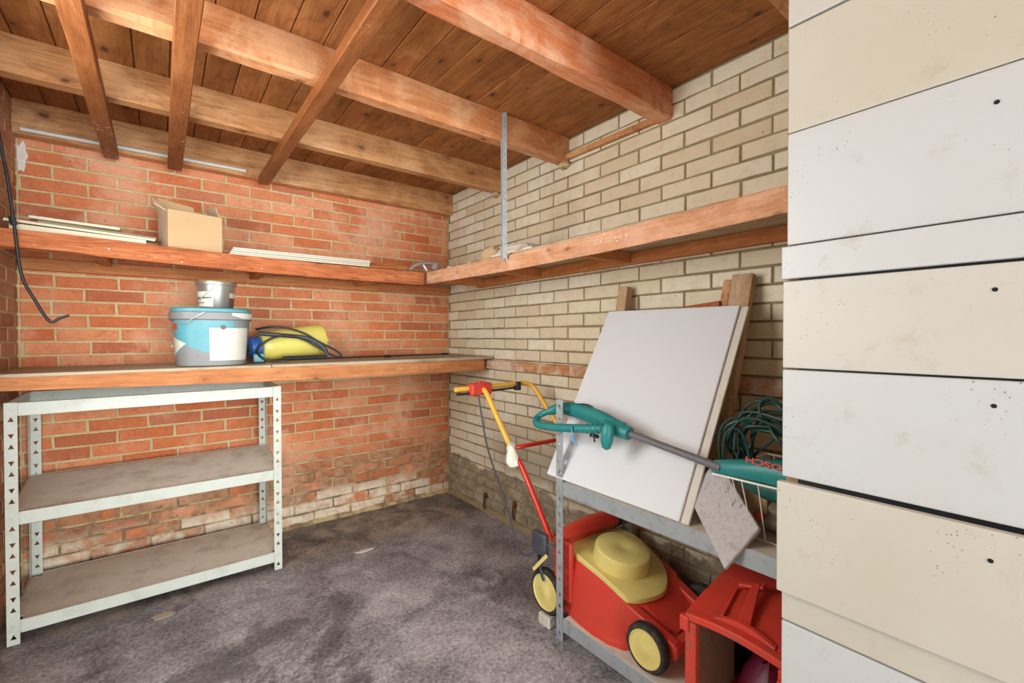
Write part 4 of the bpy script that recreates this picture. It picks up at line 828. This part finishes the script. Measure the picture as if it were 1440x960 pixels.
def label(poly, m, name, rfun, cxy, off=0.0008, par=None, e=0.62, sub=10):
    """print laid on the curved wall: poly of (angle_deg, z) pairs as quad columns: list of (ang, zlo, zhi)"""
    b = MB(); vs = []
    for a, zl, zh in poly:
        for z in (zl, zh):
            rx, ry = rfun(z); c, s_ = math.cos(math.radians(a)), math.sin(math.radians(a))
            vs.append((cxy[0] + (rx + off) * abs(c) ** e * math.copysign(1, c), cxy[1] + (ry + off) * abs(s_) ** e * math.copysign(1, s_), z))
    fs = [(2 * i, 2 * i + 2, 2 * i + 3, 2 * i + 1) for i in range(len(poly) - 1)]
    b.add(vs, fs); return b.build(name, m, par, smooth=True)
def cols(a0, a1, f, n=24): return [(a0 + (a1 - a0) * k / n, *f(k / n)) for k in range(n + 1)]
label(cols(172, 385, lambda t: (1.026, 1.226), 60), 'pblue', 'blue_print', wallr, bc, 0.0006, bu)
label(cols(172, 233, lambda t: (1.026, 1.040 + 0.075 * t), 20), 'pgrey', 'grey_print', wallr, bc, 0.0012, bu)
label(cols(233, 271, lambda t: (1.026, 1.115 - 0.038 * t), 12), 'pgrey', 'grey_print', wallr, bc, 0.0012, bu)
label(cols(271, 385, lambda t: (1.026, 1.046), 24), 'pgrey', 'grey_print', wallr, bc, 0.0012, bu)
label(cols(176, 233, lambda t: (1.050 + 0.070 * t, 1.165 - 0.040 * t), 16), 'pwhite', 'white_print', wallr, bc, 0.0018, bu)
label(cols(268, 330, lambda t: (1.044, 1.193), 24), 'pwhite', 'label', wallr, bc, 0.0024, bu)
label(cols(290, 385, lambda t: (1.198, 1.224), 20), 'pgrey', 'grey_print', wallr, bc, 0.0020, bu)
label(cols(196, 212, lambda t: (1.185, 1.212), 6), 'redpr', 'red_print', wallr, bc, 0.0020, bu)
label(cols(284, 375, lambda t: (1.236 + .014 * max(0, 1 - t * 5), 1.262), 20), 'pwhite', 'white_print', lambda z: (0.164, 0.148), bc, 0.001, bu)
MB().lathe([(0.0105, 0), (0.0105, 0.001), (0.0001, 0.0012)], (-1.472, -0.372 - 0.136, 1.196), (0, -1, 0), 16).build('print_dot', 'dkprint', bu)
MB().tube(smooth_path([(-1.668, -0.38, 1.245), (-1.655, -0.44, 1.235), (-1.62, -0.50, 1.21), (-1.585, -0.522, 1.235), (-1.545, -0.526, 1.262)], 5), 0.0022, 7).build('bail_handle', 'silver', bu, smooth=True)
MB().lathe([(0.008, 0), (0.009, 0.004), (0.004, 0.008)], (-1.655, -0.40, 1.11), (-1, -0.2, 0), 12).build('handle_boss', 'silver', bu, smooth=True)
# small tin
tn = thing('paint_tin', 'small grey paint tin with ochre drips standing on the bucket lid', 'tin', (-1.487, -0.39, 1.284))
tc = (-1.487, -0.385); tr = lambda z: (0.068 + 0.011 * (z - 1.284) / 0.125,) * 2
MB().lathe([(0.066, 0), (0.068, 0.003), (0.078, 0.108), (0.084, 0.110), (0.086, 0.118), (0.084, 0.126), (0.078, 0.126)], (*tc, 1.284), (0, 0, 1), 36).build('body', 'tin', tn, smooth=True)
MB().lathe([(0.083, 0.1265), (0.084, 0.128), (0.080, 0.1305), (0.076, 0.1275), (0.01, 0.1275)], (*tc, 1.284), (0, 0, 1), 36).build('lid', 'ochre', tn, smooth=True)
label(cols(180, 255, lambda t: (1.292, 1.362), 14), 'pwhite', 'label', tr, tc, 0.001, tn, e=1.0)
label(cols(184, 250, lambda t: (1.330, 1.336), 14), 'dkprint', 'print_line', tr, tc, 0.0015, tn, e=1.0)
label(cols(184, 225, lambda t: (1.308, 1.312), 10), 'dkprint', 'print_line', tr, tc, 0.0015, tn, e=1.0)
label(cols(310, 350, lambda t: (1.292, 1.325), 10), 'dkprint', 'print_block', tr, tc, 0.001, tn, e=1.0)
label(cols(310, 350, lambda t: (1.336, 1.358), 10), 'pwhite', 'label', tr, tc, 0.001, tn, e=1.0)
label(cols(310, 350, lambda t: (1.325, 1.336), 10), 'maroon', 'print_band', tr, tc, 0.001, tn, e=1.0)
MB().tube(smooth_path([(-1.478, -0.469, 1.402), (-1.50, -0.466, 1.385), (-1.53, -0.452, 1.355), (-1.556, -0.43, 1.325), (-1.564, -0.40, 1.33)], 5), 0.0022, 7).build('bail_handle', 'silver', tn, smooth=True)
MB().lathe([(0.007, 0), (0.007, 0.003), (0.003, 0.005)], (-1.477, -0.462, 1.402), (0, -1, 0), 12).build('handle_boss', 'silver', tn, smooth=True)
# pressure sprayer
sp = thing('pressure_sprayer', 'yellow pressure sprayer bottle with blue cap lying on the worktop beside the bucket', 'sprayer', (-1.1, -0.25, 1.02))
A0, A1 = Vector((-1.288, -0.26, 1.100)), Vector((-0.962, -0.20, 1.136)); ax_ = (A1 - A0).normalized(); L_ = (A1 - A0).length
MB().lathe([(0.050, -0.004), (0.070, 0.0), (0.077, 0.012), (0.079, 0.05), (0.088, L_ - 0.05), (0.090, L_ - 0.03), (0.087, L_ - 0.006), (0.070, L_), (0.066, L_ - .008), (0.02, L_ - .012)], A0, ax_, 36).build('tank', 'sprayyel', sp, smooth=True)
b = MB()
for k in range(5):
    a = 2 * math.pi * k / 5; u = Vector((0, 0, 1)); v = ax_.cross(u).normalized(); c = A1 + u * 0.058 * math.sin(a) + v * 0.058 * math.cos(a); b.lathe([(0.02, -0.02), (0.022, 0.0), (0.016, 0.010), (0.004, 0.013)], c, ax_, 12)
b.build('base_foot', 'sprayyel', sp, smooth=True)
MB().lathe([(0.045, -0.055), (0.056, -0.050), (0.058, -0.030), (0.052, -0.028), (0.054, -0.006), (0.06, 0.001)], A0, ax_, 24).build('cap', 'cobalt', sp, smooth=True)
MB().lathe([(0.016, -0.064), (0.02, -0.060), (0.018, -0.050)], A0, ax_, 14).build('pump_handle', 'black', sp, smooth=True)
b = MB(); b.obox((-1.306, -0.350, 1.045), (0.026, 0, 0), (0, 0.014, 0), (0, 0, 0.022)); b.build('trigger_grip', 'pblue', sp, bevel=0.006)
hose = smooth_path([(-1.31, -0.30, 1.19), (-1.22, -0.345, 1.205), (-1.10, -0.355, 1.175), (-1.02, -0.37, 1.125), (-0.93, -0.37, 1.075), (-0.90, -0.37, 1.045), (-0.94, -0.37, 1.045), (-1.03, -0.365, 1.10), (-1.10, -0.36, 1.140), (-1.19, -0.36, 1.158), (-1.27, -0.355, 1.13), (-1.313, -0.36, 1.075), (-1.27, -0.40, 1.032), (-1.19, -0.42, 1.030)], 6)
MB().tube(hose, 0.0058, 10).build('hose', 'black', sp, smooth=True)
st_ = smooth_path([(-1.305, -0.33, 1.170), (-1.20, -0.35, 1.160), (-1.08, -0.36, 1.145), (-1.0, -0.37, 1.10), (-0.975, -0.37, 1.05)], 6)
MB().tube(st_, 0.007, 8, sq=(0.4, 1.5)).build('carry_strap', 'black', sp, smooth=True)
ln = thing('spray_lance', 'long thin black spray lance lying along the worktop towards the corner', 'lance', (-0.7, -0.3, 1.02))
MB().tube(smooth_path([(-1.20, -0.40, 1.041), (-1.10, -0.385, 1.041), (-0.98, -0.37, 1.039)], 4), 0.0115, 10).build('grip', 'black', ln, smooth=True)
MB().tube([(-0.98, -0.37, 1.034), (-0.14, -0.21, 1.033)], 0.0042, 8).build('tube', 'black', ln, smooth=True)
MB().tube([(-0.62, -0.301, 1.033), (-0.58, -0.294, 1.033)], 0.008, 10).build('joint', 'black', ln, smooth=True)
MB().tube([(-0.17, -0.216, 1.033), (-0.12, -0.207, 1.033)], [0.008, 0.006], 10).build('nozzle', 'black', ln, smooth=True)

# ------------------------------------------------------------------ things on the upper shelves
# cardboard box
cb = thing('cardboard_box', 'open tan cardboard box on the upper shelf above the paint bucket', 'box', (-1.56, -0.3, 1.53))
x0, x1, y0, y1, z0, z1 = -1.669, -1.455, -0.398, -0.215, 1.550, 1.728; tk = 0.004
kids0 = set(cb.children)
MB().box(x0, x1, y0, y0 + tk, z0, z1).build('front_panel', 'card', cb); MB().box(x0, x1, y1 - tk, y1, z0, z1).build('back_panel', 'card', cb)
MB().box(x0, x0 + tk, y0 + tk, y1 - tk, z0, z1).build('side_panel', 'cardin', cb); MB().box(x1 - tk, x1, y0 + tk, y1 - tk, z0, z1).build('side_panel', 'card', cb)
MB().box(x0, x1, y0, y1, z0, z0 + tk).build('bottom_panel', 'card', cb)
MB().prism([(x0, y1, z1), (x0 + .15, y1, z1), (x0 + .145, y1 + .008, z1 + .070), (x0 + .0, y1 + .010, z1 + .088)], (0, tk, 0)).build('back_flap', 'card', cb)
MB().prism([(x0, y0 + .03, z1 - .004), (x0, y1 - .005, z1), (x0 - .018, y1 - .01, z1 + .074), (x0 - .038, y0 + .10, z1 + .070), (x0 - .040, y0 + .055, z1 + .024)], (0.002, 0, tk)).build('side_flap', 'cardin', cb)
MB().prism([(x1 - .002, y0 + .02, z1), (x1 - .002, y1 - .01, z1), (x1 - .016, y1 - .012, z1 + .072), (x1 - .012, y0 + .045, z1 + .056)], (-tk, 0, 0)).build('side_flap', 'cardin', cb)
piv = Vector((x0, y0, z0)); bl_ = Vector(cb.location); rz = Matrix.Translation(piv) @ Matrix.Rotation(math.radians(11), 4, 'Z') @ Matrix.Translation(-piv)
cb.location = rz @ bl_; cb.rotation_euler = (0, 0, math.radians(11))
def plate(name, m, label_, cat, a, b_, wdt, th, side=(0, 1, 0), grp=None):
    a, b_ = Vector(a), Vector(b_); d = b_ - a; s_ = Vector(side); s_ = (s_ - d.normalized() * s_.dot(d.normalized())).normalized(); n2 = d.normalized().cross(s_)
    return tag(MB().obox((a + b_) / 2, d / 2, s_ * wdt / 2, n2 * th / 2).build(name, m, bevel=0.001, seg=1), label_, cat, grp)
G = 'cream strips and slats left of the cardboard box'
plate('edging_strip', 'strip', 'longest cream slat on the upper shelf, flat along the front rail left of the box', 'slat', (-2.155, -0.375, 1.5815), (-1.745, -0.375, 1.567), 0.035, 0.022, grp=G)
plate('edging_strip', 'strip', 'second cream slat just over the longest one, starting by the hanging cable', 'slat', (-2.172, -0.355, 1.606), (-1.715, -0.345, 1.585), 0.06, 0.010, grp=G)
plate('edging_strip', 'strip2', 'olive-green slat lying behind the cream ones on the upper shelf', 'slat', (-2.09, -0.285, 1.622), (-1.71, -0.285, 1.600), 0.06, 0.016, grp=G)
plate('edging_strip', 'strip', 'short top cream slat with its left end raised, left of the box', 'slat', (-2.110, -0.320, 1.634), (-1.835, -0.320, 1.624), 0.045, 0.011, grp=G)
plate('edging_strip', 'strip', 'hindmost cream slat leaning highest behind the pile', 'slat', (-2.090, -0.240, 1.651), (-1.86, -0.240, 1.640), 0.03, 0.010, grp=G)
G = 'stack of grooved white strips right of the cardboard box'
for k, lab in enumerate(('lowest white wall strip of the stack right of the cardboard box', 'second lowest white wall strip in the stack right of the box', 'third white wall strip up in the stack right of the box', 'topmost white wall strip of the stack right of the box')):
    z = 1.5560 + k * 0.0108; plate('wall_strip', 'pwhite' if k % 2 else 'strip', lab, 'strip', (-1.432 + k * .006, -0.345 + k * 0.006, z), (-0.74 + k * 0.004, -0.345 + k * .006, z + 0.004), 0.075 - 0.008 * (k % 2), 0.0085, grp=G)
tag(MB().prism([(-0.73, -0.38, 1.556), (-0.58, -0.39, 1.560), (-0.50, -0.38, 1.572), (-0.53, -0.35, 1.602), (-0.60, -0.33, 1.594), (-0.73, -0.32, 1.584)], (0, 0, 0.007)).build('bark_piece', 'ledgerx', bevel=0.002), 'brown curled offcut at the right end of the white strip stack', 'offcut')
tag(MB().beam((-0.98, -0.10, 1.564), (-0.38, -0.10, 1.566), 0.09, 0.030).build('grey_plank', 'post', bevel=0.003), 'grey plank lying against the red wall on the upper shelf near the corner', 'plank')
b = MB(); b.tube(smooth_path([(-0.495, -0.39, 1.560), (-0.455, -0.385, 1.592), (-0.39, -0.38, 1.612), (-0.325, -0.37, 1.618)], 4), [0.008, 0.010, 0.011, 0.012, 0.014, 0.014, 0.014, 0.014, 0.014, 0.014, 0.014, 0.013, 0.012], 8, sq=(1.6, 0.8))
b.lathe([(0.012, -.026), (0.021, -.018), (0.020, 0.010), (0.011, 0.026)], (-0.312, -0.37, 1.600), (0.3, 0, 1), 12); b.tube([(-0.40, -0.375, 1.606), (-0.37, -0.375, 1.566)], 0.010, 8)
tag(b.build('metal_clamp', 'silver', smooth=True), 'silver metal clamp tool on the shelf corner where the rails meet', 'tool')
rb = random.Random(8)
for k, (x, y, s_, lab) in enumerate(((-0.27, -0.42, .018, 'white rubble crumb beside the silver clamp'), (-0.25, -0.48, .019, 'larger white crumb next along the pale-wall shelf'), (-0.31, -0.55, .016, 'white crumb close to the front rail past the clamp'), (-0.30, -0.63, .015, 'flat white crumb further along the pale-wall shelf'), (-0.31, -0.78, .016, 'white crumb just left of the tan crumpled lump'))):
    b = MB(); b.lathe([(0.2 * s_, -.5 * s_), (s_, -.3 * s_), (s_ * 1.2, 0.2 * s_), (0.5 * s_, s_), (0.1 * s_, 1.1 * s_)], (x, y, 1.552 + .5 * s_), (0, 0, 1), 8)
    b.v = [v + Vector((rb.uniform(-.4, .4) * s_, rb.uniform(-.4, .4) * s_, rb.uniform(-.2, .2) * s_)) for v in b.v]; b.v = [Vector((v.x, v.y, max(1.5525, v.z))) for v in b.v]
    tag(b.build('rubble_piece', 'foam'), lab, 'rubble', 'crumbs on the corner shelf')
b = MB(); b.lathe([(0.035, 0), (0.062, 0.01), (0.066, 0.035), (0.054, 0.062), (0.030, 0.082), (0.006, 0.088)], (-0.27, -0.945, 1.553), (0.0, -0.12, 1), 14); b.v = [v + Vector((rb.uniform(-.010, .010), rb.uniform(-.010, .010), rb.uniform(-.004, .007))) for v in b.v]
b.v = [Vector((v.x, v.y, max(1.553, v.z))) for v in b.v]
tag(b.build('crumpled_foam', 'tanfoam', smooth=True), 'tan crumpled foam lump on the shelf left of the hanger strip', 'foam')
plate('foam_scrap', 'foam', 'small white tilted foam flake left of the tan lump', 'foam', (-0.29, -0.860, 1.556), (-0.28, -0.905, 1.612), 0.03, 0.012, (1, 0, 0))
b = MB(); b.prism([(-0.33, -1.02, 1.5535), (-0.33, -1.34, 1.5535), (-0.15, -1.34, 1.5535), (-0.15, -1.00, 1.5535)], (0, 0, 0.022)); tag(b.build('foam_sheet', 'foam', bevel=0.004), 'lower white folded sheet on the shelf right of the hanger strip', 'sheet')
b = MB(); b.prism([(-0.31, -1.01, 1.577), (-0.31, -1.30, 1.577), (-0.29, -1.25, 1.612), (-0.27, -1.02, 1.622)], (0.14, 0, 0)); tag(b.build('foam_wedge', 'foam', bevel=0.006), 'upper wedge-shaped white piece on the folded sheet by the hanger strip', 'sheet')

# hanging cable at left
hc = thing('hanging_cable', 'black cable dangling down the left side in front of the shelves', 'cable', (-2.1, -0.45, 1.22))
MB().tube(smooth_path([(-2.175, -0.45, 2.19), (-2.176, -0.45, 2.05), (-2.166, -0.45, 1.903), (-2.147, -0.45, 1.749), (-2.131, -0.45, 1.579), (-2.114, -0.45, 1.392), (-2.077, -0.45, 1.290), (-2.040, -0.45, 1.214), (-2.012, -0.45, 1.226), (-1.985, -0.45, 1.239)], 6), 0.0052, 10).build('cable', 'black', hc, smooth=True)
MB().tube([(-2.136, -0.455, 1.605), (-2.131, -0.455, 1.575)], 0.010, 8).build('clip', 'black', hc, smooth=True)
# rusty hooks, flakes on the floor
for (y, z, lab) in ((-0.49, 0.07, 'rusty iron bolt low on the pale wall nearer the corner'), (-0.80, 0.10, 'rusty iron fixing low on the pale wall by the mower cord')):
    b = MB(); b.lathe([(0.020, 0), (0.018, 0.006), (0.008, 0.010), (0.004, 0.016)], (-0.002, y, z + .03), (-1, 0, 0), 10); b.tube(smooth_path([(-0.012, y, z + 0.03), (-0.022, y - .006, z), (-0.02, y - .004, z - 0.045), (-0.014, y - .012, z - 0.055)], 4), 0.006, 8)
    b.v = [v + Vector((R(-.002, .001), R(-.002, .002), R(-.002, .002))) for v in b.v]
    tag(b.build('rusty_bolt', 'rust', smooth=True), lab, 'bolt')
def flake(px, py, r, lab, m='flake', sy=0.6):
    pts_ = []
    for k in range(11):
        a = 2 * math.pi * k / 11; q = r * R(0.7, 1.15); pts_.append((px + q * math.cos(a), py + q * sy * math.sin(a), 0.0002))
    tag(MB().prism(pts_, (0, 0, 0.0022)).build('paint_flake', m), lab, 'flake')
flake(-1.698, -0.600, 0.040, 'tan flake lying on the floor in front of the white shelving')
flake(-0.842, -0.560, 0.048, 'pale angular flake on the dark floor before the corner', 'plaster', 0.35)
# mortar skirting fillet along both walls on the floor
b = MB(); rs = []
for k in range(40):
    x = XL + 0.01 + (2.19) * k / 39; h = 0.014 + R(0, .012); rs.append([(x, 0.004, -0.002), (x, -0.020 - R(0, .012), -0.002), (x, -0.004, h), (x, 0.004, h)])
b.rings(rs).build('mortar_fillet', 'mort_r', wall_back)
b = MB(); rs = []
for k in range(50):
    y = -0.01 - 2.5 * k / 49; h = 0.016 + R(0, .014); rs.append([(0.004, y, -0.002), (-0.022 - R(0, .014), y, -0.002), (-0.004, y, h), (0.004, y, h)])
b.rings(rs).build('mortar_fillet', 'mort_c', wall_right)
